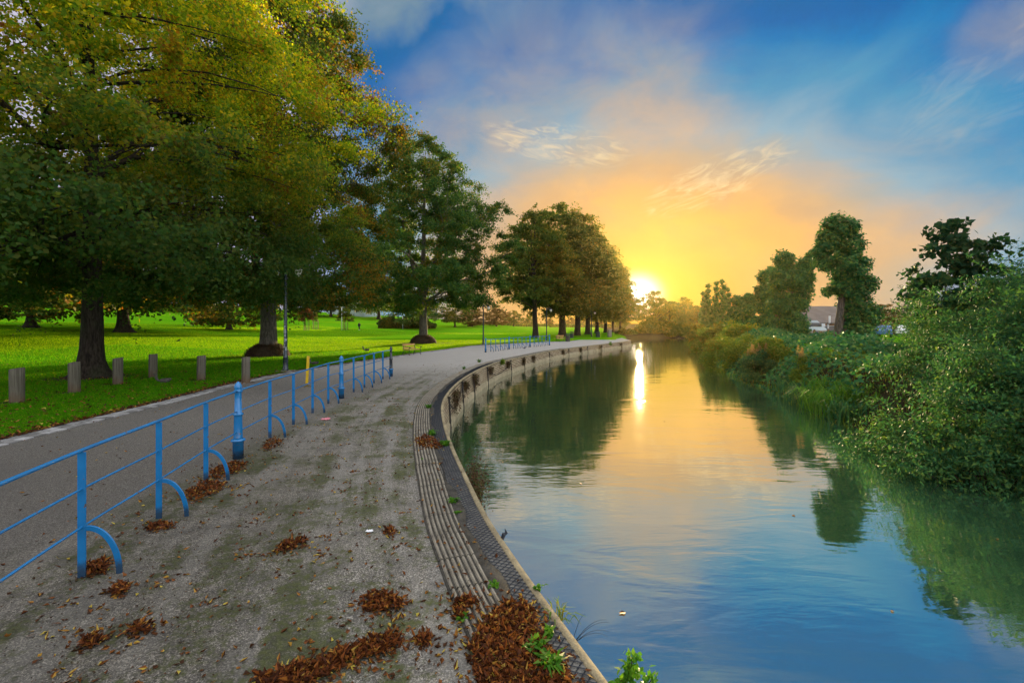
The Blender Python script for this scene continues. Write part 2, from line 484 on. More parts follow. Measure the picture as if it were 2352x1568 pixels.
def brick_material():
    mt, w = material('quay_brick')
    uv = w.n('ShaderNodeTexCoord').outputs['UV']
    br = w.n('ShaderNodeTexBrick')
    w.put(br.inputs['Vector'], uv)
    br.inputs['Scale'].default_value = 1.0
    br.inputs['Brick Width'].default_value = 0.30
    br.inputs['Row Height'].default_value = 0.105
    br.inputs['Mortar Size'].default_value = 0.020
    br.inputs['Mortar Smooth'].default_value = 0.2
    w.put(br.inputs['Color1'], (.38, .275, .16, 1))
    w.put(br.inputs['Color2'], (.54, .43, .28, 1))
    w.put(br.inputs['Mortar'], (.022, .017, .012, 1))
    nz = w.noise(pos(w), 1.3, 6, 0.65)
    n2 = w.noise(pos(w), 9, 5, 0.65)
    x, y, z = w.sep(pos(w))
    c = w.mix(w.step(nz, 0.48, 0.72, 0, 0.6), br.outputs[0], (.17, .135, .085))
    c = w.mix(w.step(n2, 0.55, 0.75, 0, 0.6), c, (.07, .085, .03))
    finish(w, c, 0.85, 0.2, w.bump(w.m('ADD', w.m('MULTIPLY', br.outputs[1], -1.0), w.m('MULTIPLY', n2, 0.4)), 0.7, 0.015))
    M['quay_brick'] = mt


def misc_materials():
    for name, d, l, sc in (('rib_concrete', (.15, .130, .100), (.30, .265, .205), 5), ('groove_dirt', (.030, .027, .022), (.075, .068, .056), 8), ('strip_concrete', (.085, .080, .072), (.20, .188, .165), 7),
                           ('coping_stone', (.15, .120, .075), (.37, .30, .175), 3), ('plinth_stone', (.20, .165, .10), (.36, .30, .19), 2),
                           ('sett_stone', (.20, .195, .19), (.42, .41, .40), 2.5), ('soil', (.022, .013, .007), (.060, .036, .018), 9),
                           ('bed_mud', (.03, .03, .015), (.05, .045, .02), 2)):
        mt, w = material(name)
        p = pos(w)
        n1 = w.noise(p, sc, 6, 0.68)
        n2 = w.noise(p, 90, 3, 0.7)
        c = w.mix(w.step(w.m('ADD', w.m('MULTIPLY', n1, 0.65), w.m('MULTIPLY', n2, 0.35)), 0.34, 0.64), d, l)
        if name == 'sett_stone':
            c = w.mix(1.0, c, w.ramp(w.n('ShaderNodeNewGeometry').outputs['Random Per Island'], [(0, (.45, .44, .42)), (.5, (.8, .79, .78)), (1, (1.1, 1.1, 1.1))]), 'MULTIPLY')
        finish(w, c, 0.9, 0.15, w.bump(w.m('ADD', n2, n1), 0.6, 0.012))
        M[name] = mt


promenade_material(); grass_material(); water_material(); brick_material(); misc_materials()


# ------------------------------------------------------------------ land shape and photograph geometry
def sm(a, b, x):
    t = np.clip((np.asarray(x, float) - a) / (b - a), 0, 1)
    return t * t * (3 - 2 * t)


WATER = -1.1
RZ = 0.5                     # level of the park on the right bank


def walk_z(x, y):
    return -0.35 * sm(15, 45, y)


def lawn_z(x, y):
    x, y = np.asarray(x, float), np.asarray(y, float)
    z = walk_z(x, y)
    z = z + 0.06 * np.maximum(0, np.minimum(-x, 130) - 22) * sm(20, 45, y)
    return z + 0.05 * np.maximum(0, np.minimum(y, 168) - 95) * sm(20, -30, x)


def flat_z(z):
    return lambda x, y: z


def at(px, py, zf=lawn_z):
    """The point of a surface seen at a pixel of the 2352 x 1568 photograph."""
    lo = 1.2
    k = (HORIZON - py) / FPX
    prev = lo
    ys = np.concatenate([np.linspace(1.2, 60, 1200), np.linspace(60.1, 400, 1400)])
    xs = (px - CX) / FPX * ys
    d = H + k * ys - zf(xs, ys)
    i = np.argmax(d < 0)
    if d[i] >= 0:
        i = len(ys) - 1
    a, b = ys[max(i - 1, 0)], ys[i]
    da, db = d[max(i - 1, 0)], d[i]
    y = a + (b - a) * (da / (da - db)) if da != db else b
    x = (px - CX) / FPX * y
    return Vector((x, y, float(zf(x, y))))


def back(px, py, Y):
    return Vector(((px - CX) / FPX * Y, Y, H + (HORIZON - py) / FPX * Y))


def spline(pts, n=12):
    P = np.array(pts, float)
    P = np.vstack([2 * P[0] - P[1], P, 2 * P[-1] - P[-2]])
    out = []
    for i in range(1, len(P) - 2):
        for t in np.linspace(0, 1, n, endpoint=False):
            a, b, c, d = P[i - 1], P[i], P[i + 1], P[i + 2]
            out.append(0.5 * ((2 * b) + (c - a) * t + (2 * a - 5 * b + 4 * c - d) * t * t + (3 * b - a - 3 * c + d) * t ** 3))
    out.append(P[-2])
    return np.array(out)


def resample(C, step):
    d = np.r_[0, np.cumsum(np.linalg.norm(np.diff(C, axis=0), axis=1))]
    s = np.arange(0, d[-1], step)
    return np.stack([np.interp(s, d, C[:, i]) for i in range(C.shape[1])], 1), s


QUAY = [(7, -8), (4, -4), (1.97, -.5), (1.08, 1.4), (.53, 2.85), (.345, 3.33), (.165, 3.8), (-.01, 4.29), (-.33, 5.25), (-.73, 6.75), (-1.05, 8.0), (-1.41, 9.6),
        (-1.75, 11.4), (-1.94, 12.9), (-2.02, 14.4), (-2.03, 16), (-1.97, 18), (-1.80, 20.3), (-1.40, 24.0), (-.62, 28.3), (.75, 32.9), (2.85, 39.8),
        (5.94, 46.7), (9.7, 53), (13.6, 59.6), (16.2, 64), (17.8, 68)]
quay, quay_s = resample(spline(QUAY), 0.2)
LEFT_BANK = QUAY + [(18.6, 72), (21, 78), (25, 87), (31, 96), (44, 108), (70, 118)]
RIGHT_BANK = [(19, -8), (16, -2), (13.5, 3), (11.6, 6.3), (10.3, 8.4), (9.2, 10.3), (9.4, 12), (9.9, 14), (10.4, 16.5), (11.6, 20.5), (12.3, 24), (13.2, 29),
              (15, 35), (18, 43), (21, 52), (23.3, 60), (26.4, 70), (32, 83), (45, 96), (70, 105)]
LB, RB = spline(LEFT_BANK, 6), spline(RIGHT_BANK, 6)


def dist_to(C, x, y):
    x, y = np.asarray(x, float).ravel(), np.asarray(y, float).ravel()
    out = np.full(len(x), 1e9)
    A, B = C[:-1], C[1:]
    for a, b in zip(A, B):
        d = b - a
        L = d @ d
        t = np.clip(((x - a[0]) * d[0] + (y - a[1]) * d[1]) / max(L, 1e-9), 0, 1)
        out = np.minimum(out, np.hypot(x - a[0] - t * d[0], y - a[1] - t * d[1]))
    return out


def river_side(x, y):
    """-1 left land, 0 in the river, +1 right land."""
    x, y = np.asarray(x, float), np.asarray(y, float)
    xl = np.interp(y, LB[:, 1], LB[:, 0])
    xr = np.interp(y, RB[:, 1], RB[:, 0])
    s = np.where(x < xl, -1, np.where(x > xr, 1, 0))
    return np.where(y > 118, -1, np.where((y > 105) & (x > xl), 0 if False else np.where(x > xr, 1, 0), s))


def bank_z(x, y):
    x, y = np.asarray(x, float), np.asarray(y, float)
    shp = np.broadcast(x, y).shape
    X, Y = np.broadcast_to(x, shp).ravel(), np.broadcast_to(y, shp).ravel()
    d = dist_to(RB, X, Y)
    z = np.where(river_side(X, Y) > 0, -1.45 + (1.45 + RZ) * sm(0, 3.4, d), -1.45)
    return z.reshape(shp)


def ground_z(x, y):
    x, y = np.asarray(x, float).ravel(), np.asarray(y, float).ravel()
    side = river_side(x, y)
    dl, dr = dist_to(LB, x, y), dist_to(RB, x, y)
    edge = np.interp(y, [-8, -2, 3, 6.5, 9.5, 12.5, 15.6, 18.5, 21, 25, 31, 38.4, 48, 52.7, 61.1, 64.8, 84, 103, 120], [-5, -7.4, -8.6, -9.05, -9.3, -9.45, -9.75, -9.9, -9.75, -9.2, -8.5, -7.5, -5.1, -3.2, 4.4, 8.2, 15.4, 20, 24])
    zl = lawn_z(x, y) - 0.05 * sm(-.9, -.25, x - edge)
    wl = np.where(y < 70, sm(0.45, 0.95, dl), sm(0.0, 2.6, dl))
    zl = -2.2 * (1 - wl) + zl * wl
    zl = np.where((y > 70) & (side < 0), np.maximum(zl, -1.5 + 1.3 * sm(0, 2.6, dl)), zl)
    zr = -1.45 + (1.45 + RZ) * sm(0, 3.4, dr)
    return np.where(side < 0, zl, np.where(side > 0, zr, -2.2))


# ------------------------------------------------------------------ object helpers
def tag(o, label=None, cat=None, group=None, kind=None):
    for k, v in (('label', label), ('category', cat), ('group', group), ('kind', kind)):
        if v:
            o[k] = v
    return o


def thing(name, label, cat, loc=(0, 0, 0), rotz=0.0, group=None):
    o = bpy.data.objects.new(name, None)
    col.objects.link(o)
    o.empty_display_size = 0.2
    o.location = loc
    o.rotation_euler = (0, 0, rotz)
    return tag(o, label, cat, group)


def link(name, me, mat, parent=None, loc=None):
    o = bpy.data.objects.new(name, me)
    col.objects.link(o)
    if mat is not None and not me.materials:
        me.materials.append(M[mat] if isinstance(mat, str) else mat)
    if parent is not None:
        o.parent = parent
    if loc is not None:
        o.location = loc
    return o


def copy_tree(root, loc, rotz=0.0, scale=None, label=None, group=None):
    r = root.copy()
    col.objects.link(r)
    r.location = loc
    r.rotation_euler = (0, 0, rotz)
    if scale is not None:
        r.scale = (scale, scale, scale) if np.isscalar(scale) else scale
    if label:
        r['label'] = label
    if group:
        r['group'] = group
    for ch in root.children:
        c = ch.copy()
        col.objects.link(c)
        c.parent = r
        for g in ch.children:
            d = g.copy()
            col.objects.link(d)
            d.parent = c
    return r


class MB:
    """Collects vertices and faces of one mesh."""
    def __init__(s):
        s.v, s.f = [], []

    def add(s, v, f):
        k = len(s.v)
        s.v += [tuple(p) for p in v]
        s.f += [tuple(i + k for i in q) for q in f]
        return s

    def box(s, c, size, rotz=0.0, tilt=None):
        x, y, z = (d / 2 for d in size)
        v = [Vector((a * x, b * y, e * z)) for e in (-1, 1) for a, b in ((-1, -1), (1, -1), (1, 1), (-1, 1))]
        R = Matrix.Rotation(rotz, 3, 'Z')
        if tilt is not None:
            R = R @ tilt
        v = [R @ p + Vector(c) for p in v]
        return s.add(v, [(3, 2, 1, 0), (4, 5, 6, 7), (0, 1, 5, 4), (1, 2, 6, 5), (2, 3, 7, 6), (3, 0, 4, 7)])

    def tube(s, pts, rad, n=6, cap=True, squash=None):
        P = np.array([tuple(p) for p in pts], float)
        R = np.full(len(P), rad) if np.isscalar(rad) else np.array(rad, float)
        T = np.gradient(P, axis=0)
        T /= np.linalg.norm(T, axis=1)[:, None] + 1e-12
        up = np.array([0, 0, 1.0]) if abs(T[0][2]) < 0.9 else np.array([1.0, 0, 0])
        v = []
        u = np.cross(T[0], up)
        u /= np.linalg.norm(u)
        for i in range(len(P)):
            u = u - T[i] * (u @ T[i])
            u /= np.linalg.norm(u) + 1e-12
            w_ = np.cross(T[i], u)
            for k in range(n):
                a = 2 * math.pi * k / n
                v.append(P[i] + R[i] * (math.cos(a) * u + math.sin(a) * w_))
        f = []
        for i in range(len(P) - 1):
            for k in range(n):
                a, b = i * n + k, i * n + (k + 1) % n
                f.append((a, b, b + n, a + n))
        if cap:
            f.append(tuple(range(n - 1, -1, -1)))
            f.append(tuple(range((len(P) - 1) * n, len(P) * n)))
        return s.add(v, f)

    def lathe(s, prof, c=(0, 0, 0), n=20):
        v, f = [], []
        for r, z in prof:
            for k in range(n):
                a = 2 * math.pi * k / n
                v.append((c[0] + r * math.cos(a), c[1] + r * math.sin(a), c[2] + z))
        for i in range(len(prof) - 1):
            for k in range(n):
                a, b = i * n + k, i * n + (k + 1) % n
                f.append((a, b, b + n, a + n))
        f.append(tuple(range(n - 1, -1, -1)))
        f.append(tuple(range((len(prof) - 1) * n, len(prof) * n)))
        return s.add(v, f)

    def sheet(s, rows):
        """A grid of points (rows of equal length)."""
        n = len(rows[0])
        v = [p for r in rows for p in r]
        f = [(i * n + j, i * n + j + 1, (i + 1) * n + j + 1, (i + 1) * n + j) for i in range(len(rows) - 1) for j in range(n - 1)]
        return s.add(v, f)

    def mesh(s, name, smooth=False):
        me = bpy.data.meshes.new(name)
        me.from_pydata([tuple(map(float, p)) for p in s.v], [], s.f)
        if smooth:
            me.polygons.foreach_set('use_smooth', np.ones(len(me.polygons), bool))
        me.update()
        return me

    def build(s, name, mat, parent=None, smooth=False, loc=None, bevel=0.0):
        o = link(name, s.mesh(name, smooth), mat, parent, loc)
        if bevel:
            md = o.modifiers.new('bevel', 'BEVEL')
            md.width = bevel
            md.segments = 2
            md.limit_method = 'ANGLE'
        return o


def quad_mesh(name, V):
    """Many separate quads from an (n, 4, 3) array."""
    n = len(V)
    me = bpy.data.meshes.new(name)
    me.vertices.add(4 * n)
    me.vertices.foreach_set('co', V.reshape(-1).astype(np.float32))
    me.loops.add(4 * n)
    me.loops.foreach_set('vertex_index', np.arange(4 * n, dtype=np.int32))
    me.polygons.add(n)
    me.polygons.foreach_set('loop_start', np.arange(0, 4 * n, 4, dtype=np.int32))
    me.update(calc_edges=True)
    return me


def unit(a):
    return a / (np.linalg.norm(a, axis=-1, keepdims=True) + 1e-9)


def leaf_quads(rng, P, N, L, W, droop=0.5, fold=0.15, var=0.35):
    """Kite-shaped leaves at points P with face normals near N."""
    n = len(P)
    N = unit(N + rng.normal(0, 0.45, (n, 3)))
    T = rng.normal(0, 1, (n, 3))
    T[:, 2] -= droop * 2
    T = unit(T - N * (T * N).sum(1)[:, None])
    S = np.cross(N, T)
    l = L * (1 + rng.uniform(-var, var, n))[:, None]
    w = W * (1 + rng.uniform(-var, var, n))[:, None]
    V = np.empty((n, 4, 3))
    V[:, 0] = P
    V[:, 1] = P + T * l * 0.45 + S * w * 0.5 + N * w * fold
    V[:, 2] = P + T * l
    V[:, 3] = P + T * l * 0.45 - S * w * 0.5 + N * w * fold
    return V


# ------------------------------------------------------------------ ground, walk, river, quay
def build_setting():
    xs = np.unique(np.concatenate([np.linspace(-900, -140, 12), np.linspace(-140, -45, 36), np.linspace(-45, -2, 60), np.linspace(-2, 34, 110), np.linspace(34, 120, 40), np.linspace(120, 900, 12)]))
    ys = np.unique(np.concatenate([np.linspace(-60, -8, 8), np.linspace(-8, 75, 190), np.linspace(75, 180, 80), np.linspace(180, 1600, 22)]))
    X, Y = np.meshgrid(xs, ys)
    Z = ground_z(X, Y).reshape(X.shape)
    rows = [[(X[i, j], Y[i, j], Z[i, j]) for j in range(len(xs))] for i in range(len(ys))]
    tag(MB().sheet(rows).build('ground', 'lawn_grass', smooth=True), kind='structure')

    xs = np.linspace(-6, 90, 60)
    ys = np.linspace(-12, 122, 70)
    tag(MB().sheet([[(x, y, WATER) for x in xs] for y in ys]).build('river_water', 'river_water'), kind='structure')

    # the walk: from the sett edging to the quay
    left = spline([(-5, -8), (-7.4, -2), (-8.6, 3), (-9.05, 6.5), (-9.3, 9.5), (-9.45, 12.5), (-9.75, 15.6), (-9.9, 18.5), (-9.75, 21), (-9.2, 25), (-8.5, 31), (-7.5, 38.4), (-5.1, 48),
                   (-3.2, 52.7), (4.4, 61.1), (8.2, 64.8), (15.4, 84), (20, 103), (24, 120)], 10)
    right = np.vstack([quay, np.array([(18.4, 74), (19.8, 84), (22.6, 100), (26.5, 120)])])
    ty = np.unique(np.concatenate([np.linspace(-8, 20, 80), np.linspace(20, 70, 90), np.linspace(70, 120, 30)]))
    # march both edges by arc fraction that keeps rows roughly level
    lx = np.interp(ty, left[:, 1], left[:, 0])
    rx = np.interp(ty, right[:, 1], right[:, 0])
    rows = []
    for y, a, b in zip(ty, lx, rx):
        b2 = b - 0.03
        rows.append([(x, y, float(walk_z(x, y)) + 0.0) for x in np.linspace(a, b2, 44)])
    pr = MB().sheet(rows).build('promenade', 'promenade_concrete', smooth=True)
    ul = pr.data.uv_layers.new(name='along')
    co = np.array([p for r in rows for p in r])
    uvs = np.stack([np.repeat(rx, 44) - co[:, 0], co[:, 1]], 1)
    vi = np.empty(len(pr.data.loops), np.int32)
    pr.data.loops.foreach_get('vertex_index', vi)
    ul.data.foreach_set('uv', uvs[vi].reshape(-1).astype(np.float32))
    tag(pr, kind='structure')

    # two courses of setts along the lawn
    rng = np.random.default_rng(5)
    C, s = resample(left[(left[:, 1] > 2) & (left[:, 1] < 64)], 0.235)
    T = unit(np.gradient(C, axis=0))
    Nn = np.stack([-T[:, 1], T[:, 0]], 1)
    mb = MB()
    for i in range(len(C)):
        for row in (0, 1):
            c = C[i] + Nn[i] * (0.02 + 0.215 * row) + T[i] * (0.11 * row)
            z = float(walk_z(*c)) + 0.012 + rng.uniform(-.004, .006)
            mb.box((c[0], c[1], z - 0.04), (0.205 + rng.uniform(-.025, .01), 0.185, 0.10), math.atan2(T[i, 1], T[i, 0]) + rng.uniform(-.04, .04))
    tag(mb.build('sett_edging', 'sett_stone', bevel=0.008), kind='structure')

    # strip of bare earth and trodden leaves between setts and grass
    rows = []
    for i in range(len(C)):
        w_ = .30 + .12 * math.sin(i * .31) + .10 * math.sin(i * .113 + 2) + rng.uniform(-.05, .05)
        row = []
        for d, z in ((.30, -.01), (.36, .022), (.36 + w_ * .5, .026), (.36 + w_, .012), (.40 + w_, -.02)):
            q = C[i] + Nn[i] * d
            row.append((q[0], q[1], float(lawn_z(*q)) + z))
        rows.append(row)
    tag(MB().sheet(rows).build('earth_edge', 'soil', smooth=True), kind='structure')

    # offsets inland from the quay edge
    T = unit(np.gradient(quay, axis=0))
    Nl = np.stack([-T[:, 1], T[:, 0]], 1)      # points inland (left when walking up-river)

    def off(i, d, z):
        p = quay[i] + Nl[i] * d
        return (p[0], p[1], float(walk_z(*p)) + z)
    keep = [i for i in range(len(quay)) if quay[i][1] < 66]
    tag(MB().sheet([[off(i, d, 0.004) for d in (0.31, 0.20, 0.02)] for i in keep]).build('quay_strip', 'strip_concrete', smooth=True), kind='structure')

    # ribbed warning slabs, one every 0.45 m
    mb = MB()
    fine, fs = resample(quay[(quay[:, 1] > -3) & (quay[:, 1] < 46)], 0.06)
    Tf = unit(np.gradient(fine, axis=0))
    Nf = np.stack([-Tf[:, 1], Tf[:, 0]], 1)
    prof = [(0.30, 0.000), (0.302, 0.012)]
    for k in range(7):
        c = 0.335 + k * 0.05
        prof += [(c - 0.019, 0.012), (c - 0.010, 0.026), (c + 0.004, 0.027), (c + 0.012, 0.012)]
    prof += [(0.668, 0.012), (0.67, 0.0)]
    per = 8
    for j in range(0, len(fine) - per - 1, per):
        if 0 <= (j // per) % 23 < 0:
            continue
        rows = []
        jit = rng.uniform(-.004, .004)
        dz = rng.uniform(-.002, .003)
        for k in range(per + 1):
            i = j + k
            sh = 0.006 if k == 0 else (-0.006 if k == per else 0)
            row = []
            for d, z in prof:
                q = fine[i] + Nf[i] * (d + jit) + Tf[i] * sh
                row.append((q[0], q[1], float(walk_z(*q)) + z + dz))
            rows.append(row)
        mb.sheet(rows)
    rp = mb.build('ribbed_paving', 'rib_concrete')
    rp.data.materials.append(M['groove_dirt'])
    npr = len(prof) - 1
    rp.data.polygons.foreach_set('material_index', np.array([0 if max(prof[i % npr][1], prof[i % npr + 1][1]) > .02 else 1 for i in range(len(rp.data.polygons))], np.int32))
    tag(rp, kind='structure')

    # dirt washed into the joint between ribs and netting, wide in places
    fi = [i for i in range(len(quay)) if 0.5 < quay[i][1] < 46]
    rows = []
    for i in fi:
        s_ = quay_s[i]
        a_ = .305 + .018 * math.sin(s_ * 5.1) + .022 * math.sin(s_ * 1.7 + 1) + .03 * max(0, math.sin(s_ * .83 + 2))
        b_ = .265 - .03 * math.sin(s_ * 3.3) - .05 * max(0, math.sin(s_ * .9 + .6)) - .02 * math.sin(s_ * 8.7) - .06 * max(0, math.sin(s_ * .37 + 4))
        rows.append([off(i, d, z) for d, z in ((a_ + .02, .008), (a_, .021), ((a_ + b_) / 2, .024), (b_, .016), (b_ - .015, .003))])
    tag(MB().sheet(rows).build('joint_dirt', 'groove_dirt', smooth=True), kind='structure')

    # quay wall: brick face, coping, footing; grip netting on top
    wall = thing('quay_wall', 'long curved brick river wall with pale coping, holding up the promenade', 'wall')
    me = bpy.data.meshes.new('brick_face')
    v, f, uv = [], [], []
    for i in range(len(quay)):
        t = float(walk_z(*quay[i]))
        for z in (t - 0.05, -0.86, -2.0):
            o_ = 0.0
            p = quay[i] - Nl[i] * o_
            v.append((p[0], p[1], z))
            uv.append((quay_s[i], z))
    for i in range(len(quay) - 1):
        for k in (0, 1):
            a = i * 3 + k
            f.append((a, a + 1, a + 4, a + 3))
    me.from_pydata(v, [], f)
    ul = me.uv_layers.new(name='wall')
    for lp in me.loops:
        ul.data[lp.index].uv = uv[lp.vertex_index]
    me.update()
    link('brick_face', me, 'quay_brick', wall)
    rows = []
    for i in range(len(quay)):
        rows.append([off(i, d, z) for d, z in ((0.035, -0.04), (0.035, 0.006), (0.022, 0.016), (0.0, 0.020), (-0.022, 0.016), (-0.034, 0.0), (-0.034, -0.055), (-0.006, -0.062))])
    MB().sheet(rows).build('coping', 'coping_stone', wall, smooth=True)
    rows = []
    for i in range(len(quay)):
        row = []
        for d, z in ((-0.004, -0.84), (-0.085, -0.87), (-0.11, -0.90), (-0.12, -2.0)):
            p = quay[i] + Nl[i] * d
            row.append((p[0], p[1], z))
        rows.append(row)
    MB().sheet(rows).build('footing', 'plinth_stone', wall, smooth=True)
    # netting: two families of diagonal cords
    nf, ns = resample(quay[(quay[:, 1] > 0.5) & (quay[:, 1] < 27)], 0.02)
    Tn = unit(np.gradient(nf, axis=0))
    Nn = np.stack([-Tn[:, 1], Tn[:, 0]], 1)
    mb = MB()
    wd, cell = 0.255, 0.060
    for fam in (1, -1):
        for s0 in np.arange(0.3, ns[-1] - 0.5, cell):
            pts = []
            for d in np.linspace(0.035, 0.035 + wd, 6):
                s_ = s0 + fam * (d - 0.16) * 0.80
                i = int(min(len(nf) - 1, max(0, s_ / 0.02)))
                fr = s_ / 0.02 - i
                q = nf[i] + Tn[i] * fr * 0.02 + Nn[i] * d
                pts.append((q[0], q[1], float(walk_z(*q)) + 0.010 + (0.004 if fam > 0 else 0)))
            mb.tube(pts, 0.0036, 4, cap=False)
    mb.build('netting', 'net_black', wall)
    return left, wall


walk_left, quay_wall = build_setting()


# ------------------------------------------------------------------ trees
def crown_clumps(rng, prof, n, lump=0.2):
    zs, Rs = np.array([p[0] for p in prof], float), np.array([p[1] for p in prof], float)
    zz = np.linspace(zs[0], zs[-1], 400)
    wgt = np.interp(zz, zs, Rs) ** 1.25 + 0.05
    z = rng.choice(zz, n, p=wgt / wgt.sum()) + rng.uniform(-.2, .2, n)
    az = rng.uniform(0, 2 * math.pi, n)
    ph = rng.uniform(0, 6.28, 4)
    R = np.interp(z, zs, Rs) * (1 + lump * np.sin(3 * az + ph[0] + .45 * z) + lump * .7 * np.sin(5 * az + ph[1] - .9 * z) + lump * .5 * np.sin(1.7 * z + ph[2]))
    f = rng.beta(2.3, 0.85, n)
    r = R * f
    P = np.stack([r * np.cos(az), r * np.sin(az), z], 1)
    out = np.stack([np.cos(az), np.sin(az), np.zeros(n)], 1)
    return P, out


def spray_leaves(rng, C, out, n_leaves, spread, L, W, flat=0.36, droop=0.35, upb=0.55):
    n = len(C)
    wgt = rng.uniform(0.4, 1.6, n)
    idx = rng.choice(n, n_leaves, p=wgt / wgt.sum())
    sp = spread * rng.uniform(0.65, 1.35, n)
    o = out[idx]
    t = np.stack([-o[:, 1], o[:, 0], np.zeros(len(o))], 1)
    s = sp[idx]
    # leaves gather on a few twigs inside each spray
    tw = rng.integers(0, 5, n_leaves)
    tdir = rng.normal(0, 1, (n, 5, 3))
    tdir[..., 2] *= flat
    tdir += out[:, None, :] * 0.7
    tdir = unit(tdir)
    a = np.minimum(np.abs(rng.normal(0.35, 0.5, n_leaves)), 1.2)
    P = C[idx] + tdir[idx, tw] * (a * s)[:, None] * 1.15
    P += rng.normal(0, 1, (n_leaves, 3)) * (s * 0.17)[:, None] * np.array([1, 1, 0.8])
    P[:, 2] -= droop * s * a * a * 0.55
    N = o * 0.8 + np.array([0, 0, upb * .55]) + rng.normal(0, .5, (n_leaves, 3))
    return leaf_quads(rng, P, unit(N), L, W)


def limb_mesh(rng, mb, C, trunk_pts, trunk_rad, clear, n_main=12, n_twigs=200, thick=0.14, sides=5):
    trunk_pts = np.array(trunk_pts)
    tz = trunk_pts[:, 2]

    def on_trunk(z):
        return np.array([np.interp(z, tz, trunk_pts[:, k]) for k in range(3)])
    rad = np.hypot(C[:, 0], C[:, 1])
    order = rng.permutation(len(C))
    mains = []
    samples = []
    for i in order:
        if len(mains) >= n_main:
            break
        c = C[i]
        if any(np.linalg.norm(c - m) < 2.2 for m in mains):
            continue
        mains.append(c)
        tip = c * np.array([.93, .93, 1.0])
        z0 = float(np.clip(c[2] - 0.55 * rad[i] - rng.uniform(0.2, 1.4), clear, tz[-1]))
        p0 = on_trunk(z0)
        ctrl = p0 + (tip - p0) * np.array([.45, .45, .62]) + np.array([0, 0, 0.10 * rad[i]])
        ts = np.linspace(0, 1, 9)[:, None]
        pts = (1 - ts) ** 2 * p0 + 2 * ts * (1 - ts) * ctrl + ts ** 2 * tip
        pts[1:-1] += rng.normal(0, 0.012 * max(rad[i], 1), (7, 3))
        r0 = thick * (0.55 + 0.45 * min(1, rad[i] / 6)) * (1.1 - 0.5 * z0 / max(tz[-1], 1))
        mb.tube(pts, np.linspace(r0, r0 * 0.18, 9), sides, cap=False)
        for p, r in zip(pts[2:], np.linspace(r0, r0 * 0.18, 9)[2:]):
            samples.append((*p, r))
    if not samples:
        return
    S = np.array(samples)
    pick = rng.choice(len(C), min(n_twigs, len(C)), replace=False)
    for i in pick:
        c = C[i]
        dd = np.linalg.norm(S[:, :3] - c, axis=1) + 0.8 * np.maximum(0, S[:, 2] - c[2])
        k = int(np.argmin(dd))
        p0, r = S[k, :3], S[k, 3]
        L_ = np.linalg.norm(c - p0)
        if L_ < 0.15:
            continue
        ctrl = (p0 + c) / 2 + np.array([0, 0, 0.12 * L_]) + rng.normal(0, 0.06 * L_, 3)
        ts = np.linspace(0, 1, 6)[:, None]
        pts = (1 - ts) ** 2 * p0 + 2 * ts * (1 - ts) * ctrl + ts ** 2 * c
        r0 = min(r * 0.7, 0.012 + 0.010 * L_)
        mb.tube(pts, np.linspace(r0, 0.006, 6), 4, cap=False)


def trunk_mesh(rng, mb, height, r0, rtop, flare=1.7, wob=0.12, sides=16, lean=(0, 0), bumps=0.06):
    zs = np.concatenate([[-0.35, 0.0, 0.15, 0.35, 0.7, 1.2], np.linspace(2.0, height, 12)])
    pts = []
    ph = rng.uniform(0, 6.28, 2)
    for z in zs:
        u = max(0, z) / height
        pts.append((wob * math.sin(3.1 * u + ph[0]) - wob * math.sin(ph[0]) + lean[0] * u, wob * math.sin(2.6 * u + ph[1]) - wob * math.sin(ph[1]) + lean[1] * u, z))
    rad = []
    for z in zs:
        u = max(0, z) / height
        r = r0 + (rtop - r0) * u ** 0.75
        r *= 1 + (flare - 1) * math.exp(-max(z, 0) / 0.38)
        rad.append(r)
    k0 = len(mb.v)
    mb.tube(pts, rad, sides)
    V = np.array(mb.v[k0:])
    for i in range(len(zs)):
        for k in range(sides):
            j = i * sides + k
            a = 2 * math.pi * k / sides
            e = 1 + (0.16 * math.exp(-max(zs[i], 0) / 0.5)) * math.sin(5 * a + ph[0]) + bumps * math.sin(3 * a + ph[1] + zs[i] * 1.1) + rng.normal(0, 0.015)
            c = np.array(pts[i])
            V[j] = c + (V[j] - c) * np.array([e, e, 1])
    mb.v[k0:] = [tuple(p) for p in V]
    return pts, rad


def tree_meshes(seed, height, prof, clear, r0, n_clumps, n_leaves, spread, L, W, n_main=13, n_twigs=220, thick=0.15, trunk_top=None, forks=0, lump=0.2, flare=1.7, droop=0.35):
    rng = np.random.default_rng(seed)
    C, out = crown_clumps(rng, prof, n_clumps, lump)
    mb = MB()
    pts, rad = trunk_mesh(rng, mb, trunk_top or height * 0.86, r0, r0 * 0.14, flare)
    for k in range(forks):
        a = rng.uniform(0, 6.28)
        z0 = clear + rng.uniform(0.2, 2.0)
        i0 = np.interp(z0, [p[2] for p in pts], range(len(pts)))
        base = np.array(pts[int(i0)])
        tip = np.array([math.cos(a) * height * .13, math.sin(a) * height * .13, height * rng.uniform(.72, .9)])
        ts = np.linspace(0, 1, 9)[:, None]
        ctrl = base + np.array([math.cos(a) * height * .10, math.sin(a) * height * .10, height * .25])
        mb.tube((1 - ts) ** 2 * base + 2 * ts * (1 - ts) * ctrl + ts ** 2 * tip, np.linspace(r0 * .5, r0 * .08, 9), 8, cap=False)
    limb_mesh(rng, mb, C, pts, rad, clear, n_main, n_twigs, thick)
    q = spray_leaves(rng, C, out, n_leaves, spread, L, W, droop=droop)
    return mb.mesh('trunk', True), quad_mesh('crown', q)


